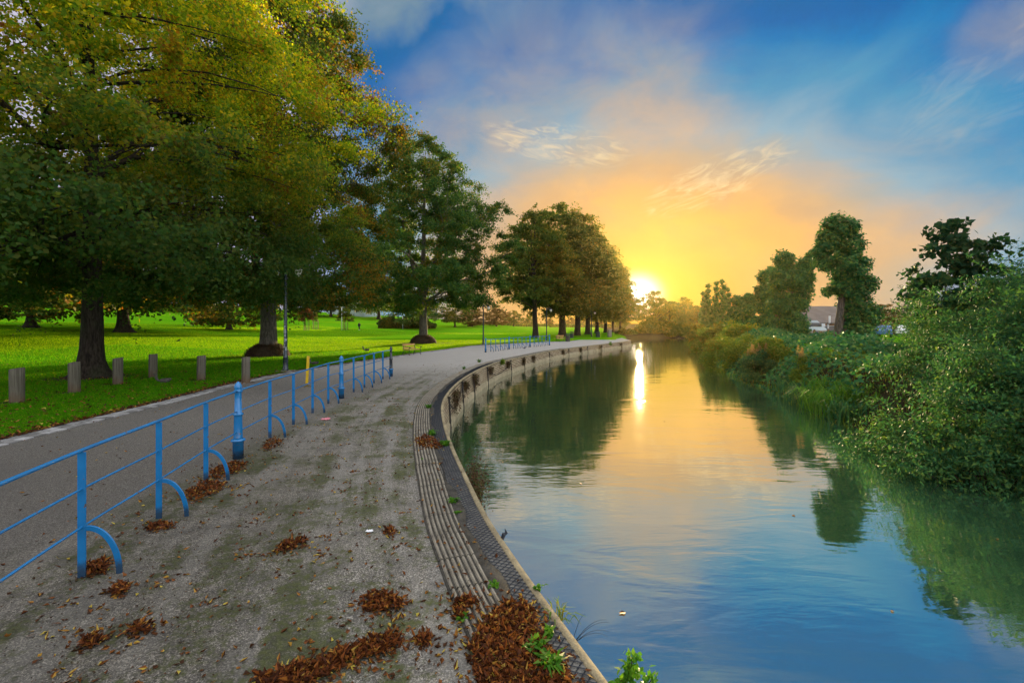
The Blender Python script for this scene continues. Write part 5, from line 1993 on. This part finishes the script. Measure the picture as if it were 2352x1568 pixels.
def lamp(label, p, h=4.75, stickers=0, scale=1.0, face=0.0):
    root = thing('street_lamp', label, 'street lamp', p, face, 'dark lamp posts along the walk')
    link('plinth', MB().box((0, 0, .0), (.62, .62, .10)).mesh('plinth'), 'plinth_concrete', root)
    prof = [(.135, .0), (.135, .10), (.112, .16), (.108, .62), (.118, .65), (.098, .70), (.085, 1.1), (.070, h * .6), (.055, h - .15), (.06, h - .13), (.05, h - .1), (.02, h)]
    link('pole', MB().lathe(prof, n=16).mesh('pole', True), 'lamp_paint', root)
    mb = MB()
    arm = spline([(.0, 0, h - .35), (.18, 0, h - .12), (.42, 0, h - .06), (.62, 0, h - .16)], 6)
    mb.tube(arm, .022, 6)
    mb.tube([(0, 0, h - .75), (.25, 0, h - .3), (.3, 0, h - .12)], .014, 5)
    br = link('bracket', mb.mesh('bracket', True), 'lamp_paint', root)
    mb = MB().lathe([(.03, h - .10), (.05, h - .16), (.20, h - .24), (.215, h - .27), (.20, h - .285)], (.62, 0, 0), 16)
    link('lantern_hood', mb.mesh('lantern_hood', True), 'lamp_paint', root)
    mb = MB().lathe([(.185, h - .285), (.17, h - .38), (.11, h - .52), (.05, h - .60), (.01, h - .62)], (.62, 0, 0), 16)
    link('lantern_glass', mb.mesh('lantern_glass', True), 'lamp_glass', root)
    rng = np.random.default_rng(17)
    for k in range(stickers):
        z = rng.uniform(.85, 2.6)
        a0 = -math.pi / 2 - .05 + rng.uniform(-.7, .9)
        hh, ww = rng.choice([.05, .09, .13]), rng.uniform(.35, .8)
        r = float(np.interp(z, [1.1, h * .6], [.085, .070])) + .002 + .0004 * k
        if z < 1.1:
            r = .0985 + .0004 * k
        rows = [[(r * math.cos(a0 + ww * u), r * math.sin(a0 + ww * u), z + e * hh) for u in np.linspace(-.5, .5, 6)] for e in (-1, 1)]
        link('sticker', MB().sheet(rows).mesh('sticker', True), 'sticker', root)
    return root


lamp('near lamp post in front of the spreading lime, its shaft covered in torn white stickers', LAMP_FOOT, 5.0, 17, face=-.1)
la = lamp('tall dark lamp post with hanging lantern at the left end of the far railing', at(1110, 791.5), 4.75)
copy_tree(la, at(1255.3, 783.3), .1, None, 'lamp post in front of the avenue by the right end of the far railing')
copy_tree(la, at(1358.5, 775), .1, None, 'farthest lamp post, among the golden avenue trunks')


def bench(label, p, face):
    """Slatted seat and back on scrolled cast-iron ends; local +x is the way the sitter faces, y runs along the bench."""
    root = thing('park_bench', label, 'bench', p, face, 'slatted benches beside the walk')
    L = 1.55
    for k, (x, z) in enumerate(((-.10, .435), (.02, .43), (.14, .43), (.26, .435))):
        link('seat_slat', MB().box((x, 0, z), (.095, L, .032)).mesh('seat_slat'), 'bench_wood', root)
    for x, z in ((-.225, .56), (-.255, .80)):
        t = Matrix.Rotation(math.radians(-12), 3, 'Y')
        link('back_slat', MB().box((x, 0, z), (.030, L, .13), 0, t).mesh('back_slat'), 'bench_wood', root)
    for y in (-L / 2 + .06, L / 2 - .06):
        mb = MB()
        mb.tube(spline([(-.36, y, -.02), (-.31, y, .12), (-.17, y, .36), (-.19, y, .52), (-.235, y, .70), (-.285, y, .90)], 5), .024, 6)
        mb.tube(spline([(.40, y, -.02), (.33, y, .10), (.30, y, .25), (.36, y, .38), (.31, y, .44), (.33, y, .56), (.40, y, .64)], 5), .022, 6)
        mb.tube(spline([(-.17, y, .40), (.0, y, .395), (.30, y, .415)], 5), .02, 6)
        mb.tube(spline([(-.25, y, .70), (-.10, y, .69), (.10, y, .66), (.28, y, .65), (.41, y, .655), (.44, y, .60), (.40, y, .575)], 5), .022, 6)
        mb.tube(spline([(-.30, y, .10), (.0, y, .20), (.32, y, .10)], 5), .014, 5)
        link('end_frame', mb.mesh('end_frame', True), 'iron', root)
    return root


pb = at(945, 815)
bn = bench('pale wooden slatted bench on iron scroll legs in front of the dark conical lime', pb, math.radians(-24))
copy_tree(bn, at(1289, 784.5), math.radians(-50), None, 'far slatted bench beside the dark litter bin on the avenue')


def bin_(label, p, w=.55, h=1.05, mat='bin_dark', cat='litter bin', name='litter_bin'):
    root = thing(name, label, cat, p, .3)
    mb = MB().lathe([(w * .5, 0), (w * .52, .03), (w * .50, .06), (w * .52, h * .72), (w * .54, h * .75), (w * .50, h * .76)], n=16)
    link('body', mb.mesh('body', True), mat, root)
    for k in range(4):
        a = math.pi / 4 + k * math.pi / 2
        link('support', MB().box((math.cos(a) * w * .42, math.sin(a) * w * .42, h * .84), (.05, .05, h * .18)).mesh('support'), mat, root)
    link('lid', MB().lathe([(w * .54, h * .92), (w * .56, h * .95), (w * .45, h * .99), (w * .15, h * 1.03), (.01, h * 1.04)], n=16).mesh('lid', True), mat, root)
    return root


bin_('dark round litter bin right of the far bench', at(1304, 784), .62, 1.05)
bin_('second dark litter bin standing behind the far bench', at(1313, 778), .6, 1.15)


def cabinet(label, p, w, d, h, mat, name='service_cabinet'):
    root = thing(name, label, 'cabinet', p, .25)
    MB().box((0, 0, h / 2), (w, d, h)).build('body', mat, root, bevel=.02)
    MB().box((0, 0, h + .02), (w + .08, d + .08, .05)).build('lid', mat, root, bevel=.01)
    for s in (-1, 1):
        MB().box((s * w * .24, -d / 2 - .006, h * .52), (w * .44, .02, h * .84)).build('door', mat, root, bevel=.006)
    MB().box((0.02, -d / 2 - .03, h * .55), (.03, .03, .12)).build('handle', 'iron', root)
    return root


cabinet('low dark box at the lawn edge under the fifth avenue lime', at(1373, 776), .55, .5, 1.0, 'bin_dark')
cabinet('tall blue grey cabinet on the walk near the bend', at(1400, 775.5), .62, .5, 1.45, 'shutter_grey')

# ------------------------------------------------------------------ the walker, squirrels, a pigeon
def skin_body(name, verts, edges, radii, mat, parent=None, loc=None, sub=2):
    me = bpy.data.meshes.new(name)
    me.from_pydata(verts, edges, [])
    o = link(name, me, mat, parent, loc)
    sk = o.modifiers.new('skin', 'SKIN')
    for i, r in enumerate(radii):
        me.skin_vertices[0].data[i].radius = (r, r) if np.isscalar(r) else r
        me.skin_vertices[0].data[i].use_root = (i == 0)
    sk.use_smooth_shade = True
    md = o.modifiers.new('sub', 'SUBSURF')
    md.levels = md.render_levels = sub
    return o


def person(p):
    root = thing('person', 'person in a dark hooded coat and trousers walking across the far lawn', 'person', p, math.radians(-20))
    V = [(0, 0, .95), (0, 0, 1.15), (0, .01, 1.38), (0, .02, 1.50), (0, .0, 1.62), (0, -.01, 1.74),
         (.10, 0, .90), (.11, -.08, .50), (.11, .10, .08), (.11, -.04, .03), (-.10, 0, .90), (-.11, .10, .50), (-.12, .20, .10), (-.12, .08, .03),
         (.19, .02, 1.40), (.24, .08, 1.13), (.24, .0, .88), (.24, -.03, .80), (-.19, .02, 1.40), (-.24, -.05, 1.13), (-.23, -.14, .90), (-.23, -.18, .82)]
    E = [(0, 1), (1, 2), (2, 3), (3, 4), (4, 5), (0, 6), (6, 7), (7, 8), (8, 9), (0, 10), (10, 11), (11, 12), (12, 13), (2, 14), (14, 15), (15, 16), (16, 17), (2, 18), (18, 19), (19, 20), (20, 21)]
    R = [.15, .14, .15, .06, .085, .075, .095, .065, .045, .04, .095, .065, .045, .04, .065, .05, .04, .035, .065, .05, .04, .035]
    skin_body('body', V, E, R, 'skin', root)
    skin_body('coat', [(0, 0, .80), (0, 0, 1.12), (0, .01, 1.36), (0, .015, 1.47), (.20, .02, 1.40), (.25, .08, 1.13), (.245, .0, .90), (-.20, .02, 1.40), (-.25, -.05, 1.13), (-.235, -.14, .92)],
              [(0, 1), (1, 2), (2, 3), (2, 4), (4, 5), (5, 6), (2, 7), (7, 8), (8, 9)], [.19, .175, .18, .10, .085, .07, .058, .085, .07, .058], 'coat_dark', root)
    skin_body('trousers', [(0, 0, .92), (.10, 0, .86), (.11, -.08, .50), (.11, .09, .12), (-.10, 0, .86), (-.11, .10, .50), (-.12, .19, .14)], [(0, 1), (1, 2), (2, 3), (0, 4), (4, 5), (5, 6)],
              [.16, .11, .085, .065, .11, .085, .065], 'coat_dark', root)
    for s, y in ((.11, -.02), (-.12, .10)):
        skin_body('shoe', [(s, y + .1, .05), (s, y - .02, .045), (s, y - .12, .035)], [(0, 1), (1, 2)], [.055, .05, .04], 'white_paint', root)
    skin_body('hood', [(0, .05, 1.50), (0, .04, 1.63), (0, .03, 1.76)], [(0, 1), (1, 2)], [.085, .105, .09], 'coat_dark', root)


person(at(825, 757.8))


def squirrel(label, p, face, s=1.0):
    root = thing('squirrel', label, 'squirrel', p, face, 'grey squirrels on the lawn')
    root.scale = (s, s, s)
    V = [(0, 0, .075), (.06, 0, .085), (.12, 0, .105), (.165, 0, .125), (.20, 0, .118), (-.06, 0, .075),
         (.11, .028, .06), (.12, .032, .005), (.11, -.028, .06), (.12, -.032, .005), (-.04, .035, .05), (-.075, .04, .03), (-.03, .045, .005), (-.04, -.035, .05), (-.075, -.04, .03), (-.03, -.045, .005),
         (.155, .018, .155), (.155, -.018, .155)]
    E = [(0, 1), (1, 2), (2, 3), (3, 4), (0, 5), (2, 6), (6, 7), (2, 8), (8, 9), (5, 10), (10, 11), (11, 12), (5, 13), (13, 14), (14, 15), (3, 16), (3, 17)]
    R = [.072, .066, .054, .042, .020, .074, .020, .009, .018, .009, .030, .013, .010, .030, .013, .010, .007, .007]
    skin_body('body', V, E, R, 'fur_grey', root)
    skin_body('tail', [(-.09, 0, .07), (-.16, 0, .09), (-.21, 0, .16), (-.20, 0, .24), (-.24, 0, .28), (-.30, 0, .27)], [(i, i + 1) for i in range(5)], [.02, .034, .04, .038, .03, .014], 'fur_grey', root)


squirrel('grey squirrel crouching on the grass between two wooden posts', at(377, 880), .2, 1.25)
squirrel('grey squirrel with arched tail on the lawn behind the last railing section', at(842, 806.5), -.15, 1.5)
squirrel('grey squirrel nosing in the grass right of the yellow post', at(722, 838.5), -.2, 1.35)
root = thing('pigeon', 'small grey pigeon on the walk under the far railing', 'bird', foot(1205, 801.5), .4)
skin_body('body', [(-.02, 0, .13), (.07, 0, .15), (.11, 0, .20), (.125, 0, .225), (.155, 0, .222), (-.12, 0, .11), (-.20, 0, .10), (.01, .03, .07), (.03, .03, .0), (.01, -.03, .07), (.03, -.03, .0)],
          [(0, 1), (1, 2), (2, 3), (3, 4), (0, 5), (5, 6), (0, 7), (7, 8), (0, 9), (9, 10)], [.07, .06, .036, .032, .008, .045, .02, .012, .006, .012, .006], 'feather', root)

# litter on the walk
def scrap(label, p, s, mat, seed):
    rng = np.random.default_rng(seed)
    n = 9
    rows = [[((i / (n - 1) - .5) * s * 1.6 + rng.normal(0, s * .05), (j / (n - 1) - .5) * s + rng.normal(0, s * .05), .012 + abs(rng.normal(0, s * .16))) for i in range(n)] for j in range(n)]
    tag(MB().sheet(rows).build('litter_scrap', mat, loc=p), label, 'litter')


scrap('crumpled pink wrapper lying by the railing', foot(748, 964), .12, 'litter_pink', 1)
scrap('crumpled white tissue beside a yellow leaf in the middle of the walk', foot(849, 1222), .042, 'litter_white', 2)

# tree cages and the slim poles on the far lawn
def cage(label, p, h, r):
    root = thing('tree_guard', label, 'tree guard', p, 0, 'wire cages round the saplings')
    mb = MB()
    for z in np.linspace(.05, h, 5):
        mb.tube([(r * math.cos(a), r * math.sin(a), z) for a in np.linspace(0, 6.283, 13)], .012, 4)
    for a in np.linspace(0, 6.283, 10, endpoint=False):
        mb.tube([(r * math.cos(a), r * math.sin(a), 0), (r * math.cos(a), r * math.sin(a), h)], .010, 4)
    link('wire_mesh', mb.mesh('wire_mesh'), 'shutter_grey', root)
    for a in (.4, 2.5, 4.6):
        link('stake', MB().box((r * 1.08 * math.cos(a), r * 1.08 * math.sin(a), h * .52), (.08, .08, h * 1.04)).mesh('stake'), 'fence_timber', root)


cage('wire cage round the red leaved sapling', at(703, 758.6), 1.9, .5)
cage('wire cage round the thin leafless sapling', at(724, 756.1), 1.9, .55)
cage('wire cage round the spreading orange and green sapling', at(793, 757.6), 1.7, .5)
for px, py, h, lab in ((785, 757.6, 6.8, 'slim pale pole beside the spreading caged sapling'), (925, 755.4, 4.0, 'pale pole beside the conical lime')):
    p = at(px, py)
    r = thing('pale_pole', lab, 'pole', p)
    link('shaft', MB().lathe([(.09, -.1), (.09, h * .5), (.06, h)], n=10).mesh('shaft', True), 'white_paint', r)
    link('cap', MB().lathe([(.08, h), (.08, h + .05), (.01, h + .09)], n=10).mesh('cap', True), 'shutter_grey', r)


# ------------------------------------------------------------------ buildings, fence and cars beyond the right bank
def gable_building():
    Y = 75.0
    x0, x1 = (1825 - CX) / FPX * Y, (1990 - CX) / FPX * Y
    root = thing('brick_building', 'low brick building with a long brown roof seen between the poplars', 'building', ((x0 + x1) / 2, Y + 5, 0))
    w, d, ev, rd = x1 - x0, 10.0, 2.1, 5.0
    MB().box((0, 0, ev / 2), (w, d, ev)).build('wall', 'brick_orange', root)
    mb = MB()
    v = [(-w / 2 - .3, -d / 2 - .4, ev - .02), (w / 2 + .3, -d / 2 - .4, ev - .02), (w / 2 + .3, 0, rd), (-w / 2 - .3, 0, rd), (-w / 2 - .3, d / 2 + .4, ev - .02), (w / 2 + .3, d / 2 + .4, ev - .02)]
    v += [(x, y, z + .18) for x, y, z in v]
    mb.add(v, [(0, 1, 2, 3), (3, 2, 5, 4), (6, 9, 8, 7), (9, 10, 11, 8), (0, 6, 7, 1), (4, 5, 11, 10), (0, 3, 9, 6), (3, 4, 10, 9), (1, 7, 8, 2), (2, 8, 11, 5)])
    mb.build('roof', 'roof_brown', root)
    for k in range(5):
        x = -w / 2 + w * (k + .5) / 5
        sh = MB().box((x, -d / 2 - .03, .95), (w / 5 * .8, .06, 1.5)).build('shutter', 'shutter_grey', root)
        MB().box((x, -d / 2 - .07, 1.74), (w / 5 * .84, .06, .08)).build('lintel', 'white_paint', sh)
    MB().box((-1.7, -d / 2 - .3, 1.85), (1.0, .4, .55)).build('air_unit', 'white_paint', root, bevel=.03)
    MB().tube([(-.5, -d / 2 - .12, 1.3), (-.5, -d / 2 - .12, 2.0), (-.5, -d / 2 - .5, 2.3), (-.5, -d / 2 - .5, 3.4)], .14, 8).build('flue', 'white_paint', root)
    MB().box((-2.4, -d / 2 - .09, 1.35), (.5, .05, .45)).build('sign_panel', 'sign_green', root)
    MB().box((-1.2, -d / 2 - .09, 1.05), (1.0, .05, .9)).build('sign_panel', 'teal_paint', root)


gable_building()
root = thing('pale_building', 'large pale blue clad building with flat roof behind the willowy shrubs', 'building', (70, 58, 0))
MB().box((2, 4, 3.95), (15.4, 12, 7.9)).build('wall', 'cladding_pale', root)
MB().box((2, 4, 8.02), (15.8, 12.4, .24)).build('roof', 'shutter_grey', root)
MB().box((-7.6, 5, 3.2), (3.8, 11, 6.4)).build('side_wing', 'cladding_pale', root)
for k in range(4):
    f = MB().box((-3.8 + k * 3.8, -2.03, 2.6), (2.2, .1, 1.5)).build('window_frame', 'white_paint', root)
    MB().box((-3.8 + k * 3.8, -2.09, 2.6), (2.0, .06, 1.3)).build('pane', 'glass_dark', f)
p = at(785, 725)
root = thing('pale_building', 'low pale blue building half hidden on the hilltop behind the saplings', 'building', (p.x + 1, p.y + 8, p.z - 1), -0.38)
MB().box((0, 0, 2.2), (16, 8, 5.2)).build('wall', 'cladding_pale', root)
MB().box((0, 0, 4.95), (16.8, 8.8, .3)).build('roof', 'roof_brown', root)
for k in range(4):
    f = MB().box((-5.4 + k * 3.6, -4.03, 3.0), (1.9, .1, 1.4)).build('window_frame', 'white_paint', root)
    MB().box((-5.4 + k * 3.6, -4.09, 3.0), (1.7, .06, 1.2)).build('pane', 'glass_dark', f)

# timber paling fence in front of the brick building
Y = 42.5
a, b = Vector(((1838 - CX) / FPX * Y, Y, RZ)), Vector(((1985 - CX) / FPX * Y, Y + 1, RZ))
root = thing('paling_fence', 'brown timber paling fence in front of the low brick building', 'fence', a)
L = (b - a).length
for z in (.30, .78):
    MB().tube([(0, 0, z), (L * .5, .5, z), (L, 1, z)], .03, 4).build('rail', 'fence_timber', root)
for k in range(5):
    u = k / 4
    MB().box((L * u, 1 * u + .04, .55), (.10, .10, 1.15)).build('post', 'fence_timber', root)
mb = MB()
for k in range(44):
    u = (k + .5) / 44
    mb.box((L * u, 1 * u - .045, .53), (.075, .02, .98 + .03 * math.sin(k * 7)))
mb.build('palings', 'fence_timber', root)
cabinet('teal street cabinet beside the paling fence', Vector(((1862 - CX) / FPX * 41.5, 41.5, RZ)), .58, .42, .74, 'teal_paint')
p = Vector(((1876 - CX) / FPX * 37, 37, RZ))
root = thing('park_bollard', 'black bollard with a white band near the tallest poplar', 'bollard', p)
link('body', MB().lathe([(.10, -.1), (.10, .78), (.102, .80)], n=14).mesh('body', True), 'lamp_paint', root)
link('band', MB().lathe([(.104, .70), (.104, .80)], n=14).mesh('band', True), 'white_paint', root)
link('cap', MB().lathe([(.102, .80), (.104, .92), (.09, .98), (.01, 1.02)], n=14).mesh('cap', True), 'lamp_paint', root)
# gravel strip of the park path on the right
rows = [[(x, y0 + w_ + .02 * (x - 28), RZ + .008) for x in np.linspace(22, 52, 24)] for y0, w_ in ((38.3, 0), (38.3, 1.2))]
tag(MB().sheet(rows).build('park_path', 'plinth_concrete'), kind='structure')


def car(label, p, face, mat, van=False):
    root = thing('parked_van' if van else 'parked_car', label, 'van' if van else 'car', p, face, None if van else 'cars parked behind the right bank shrubs')
    L, W = (4.8, 1.85) if van else (4.2, 1.72)
    if van:
        side = [(-2.4, .35), (-2.4, 1.1), (-2.32, 1.95), (-1.9, 2.05), (1.0, 2.05), (1.45, 1.75), (1.75, 1.25), (2.3, 1.05), (2.4, .75), (2.38, .35)]
    else:
        side = [(-2.1, .38), (-2.1, .80), (-1.95, .95), (-1.55, 1.02), (-1.05, 1.40), (-.3, 1.46), (.35, 1.42), (1.05, .98), (1.75, .88), (2.05, .72), (2.1, .38)]
    v, f = [], []
    n = len(side)
    for y, s in ((-W / 2, 1.0), (-W / 2 + .12, 1.0), (W / 2 - .12, 1.0), (W / 2, 1.0)):
        for x, z in side:
            inset = .0 if abs(y) < W / 2 - .01 else .10
            top = z > .9
            yy = y * (1 - (.12 if top and abs(y) > W / 2 - .01 else 0))
            v.append((x * (1 - inset * .12), yy, z - (inset * .35 if z > 1.2 else 0)))
    for j in range(3):
        for i in range(n):
            a0, a1 = j * n + i, j * n + (i + 1) % n
            f.append((a0, a0 + n, a1 + n, a1))
    f += [tuple(range(n)), tuple(range(4 * n - 1, 3 * n - 1, -1))]
    MB().add(v, f).build('body', mat, root, bevel=.03)
    zw, hw = (1.5, .5) if van else (1.17, .34)
    for s in (-1, 1):
        MB().box(((.3 if van else -.35), s * (W / 2 * .93), zw), ((2.6 if van else 1.9), .05, hw)).build('side_window', 'glass_dark', root, bevel=.02)
    t = Matrix.Rotation(math.radians(50 if not van else 28), 3, 'Y')
    MB().box(((1.42 if van else .72), 0, zw + .03), (.04, W * .74, hw * 1.45), 0, t).build('windscreen', 'glass_dark', root)
    for s in (-1, 1):
        MB().box((L / 2 - .07, s * W * .33, .68), (.12, .34, .14)).build('headlight', 'lamp_glass', root, bevel=.02)
    for x in (-L * .31, L * .31):
        for s in (-1, 1):
            mb = MB().lathe([(.2, -.1), (.31, -.1), (.33, -.06), (.33, .06), (.31, .1), (.2, .1)], n=18)
            wh = link('wheel', mb.mesh('wheel', True), 'tyre', root, (x, s * (W / 2 - .08), .33))
            wh.rotation_euler = (math.pi / 2, 0, 0)
            link('rim', MB().lathe([(.01, -.105), (.19, -.09), (.2, 0), (.19, .09), (.01, .105)], n=14).mesh('rim', True), 'car_silver', wh)
    return root


car('silver grey van parked in front of the low brick building, left of the tallest poplar', ((1850 - CX) / FPX * 60, 60, RZ), .15, 'car_silver', True)
for k, (px, Y, mt, lab) in enumerate(((2003, 62, 'car_silver', 'silver car just right of the tallest poplar, in the gap'), (2028, 56, 'car_blue', 'blue car at the right of the gap by the willowy shrubs'),
                                      (2075, 60, 'car_white', 'white car mostly hidden behind the willowy shrubs'))):
    car(lab, ((px - CX) / FPX * Y, Y, RZ), .9, mt)
# dim far trees behind the car park
g = thing('park_tree', 'hazy rounded tree beyond the car park, right of the tallest poplar', 'tree', (62, 76, RZ))
src = next(o for o in scene.objects if o.name.startswith('park_tree') and o.get('label', '').startswith('brownish'))
for ch in src.children:
    c = ch.copy()
    col.objects.link(c)
    c.parent = g
g.scale = (.62, .62, .40)

# long low hedge and wall at the far side of the lawn
for px0, px1, py, h, lab in ((870, 1000, 754, 1.6, 'dark clipped hedge and bush under the bright green spreading tree'), (1075, 1260, 749.5, 1.3, 'long low hedge along the far side of the lawn'),
                             (1262, 1436, 752, 1.6, 'low hedge beyond the avenue trunks')):
    a, b = at(px0, py), at(px1, py)
    rng = np.random.default_rng(int(px0))
    n = 9000
    u = rng.uniform(0, 1, n)
    hh = h * (1 + .25 * np.sin(u * 11) + (.5 * np.exp(-((u - .2) / .14) ** 2) if px0 < 1000 else 0))
    P = np.stack([(b.x - a.x) * u, (b.y - a.y) * u + rng.normal(0, .35, n), hh * rng.uniform(0, 1, n) ** .6 + (b.z - a.z) * u], 1)
    q = leaf_quads(rng, P, rng.normal(0, 1, (n, 3)) + np.array([0, -.4, .6]), .5, .34)
    o = link('clipped_hedge', quad_mesh('clipped_hedge', q), 'lime_leaf_dark', None, a)
    tag(o, lab, 'hedge')


# ------------------------------------------------------------------ morning haze
def haze():
    mt, w = material('haze')
    pv = w.n('ShaderNodeVolumePrincipled')
    pv.inputs['Color'].default_value = (1.0, .76, .34, 1)
    pv.inputs['Density'].default_value = 0.00011
    pv.inputs['Anisotropy'].default_value = 0.8
    o = w.n('ShaderNodeOutputMaterial')
    w.t.links.new(pv.outputs[0], o.inputs['Volume'])
    M['haze'] = mt
    ob = MB().box((10, 105, 15.2), (330, 235, 37)).build('haze', 'haze')
    tag(ob, kind='stuff')


if HAZE:
    haze()
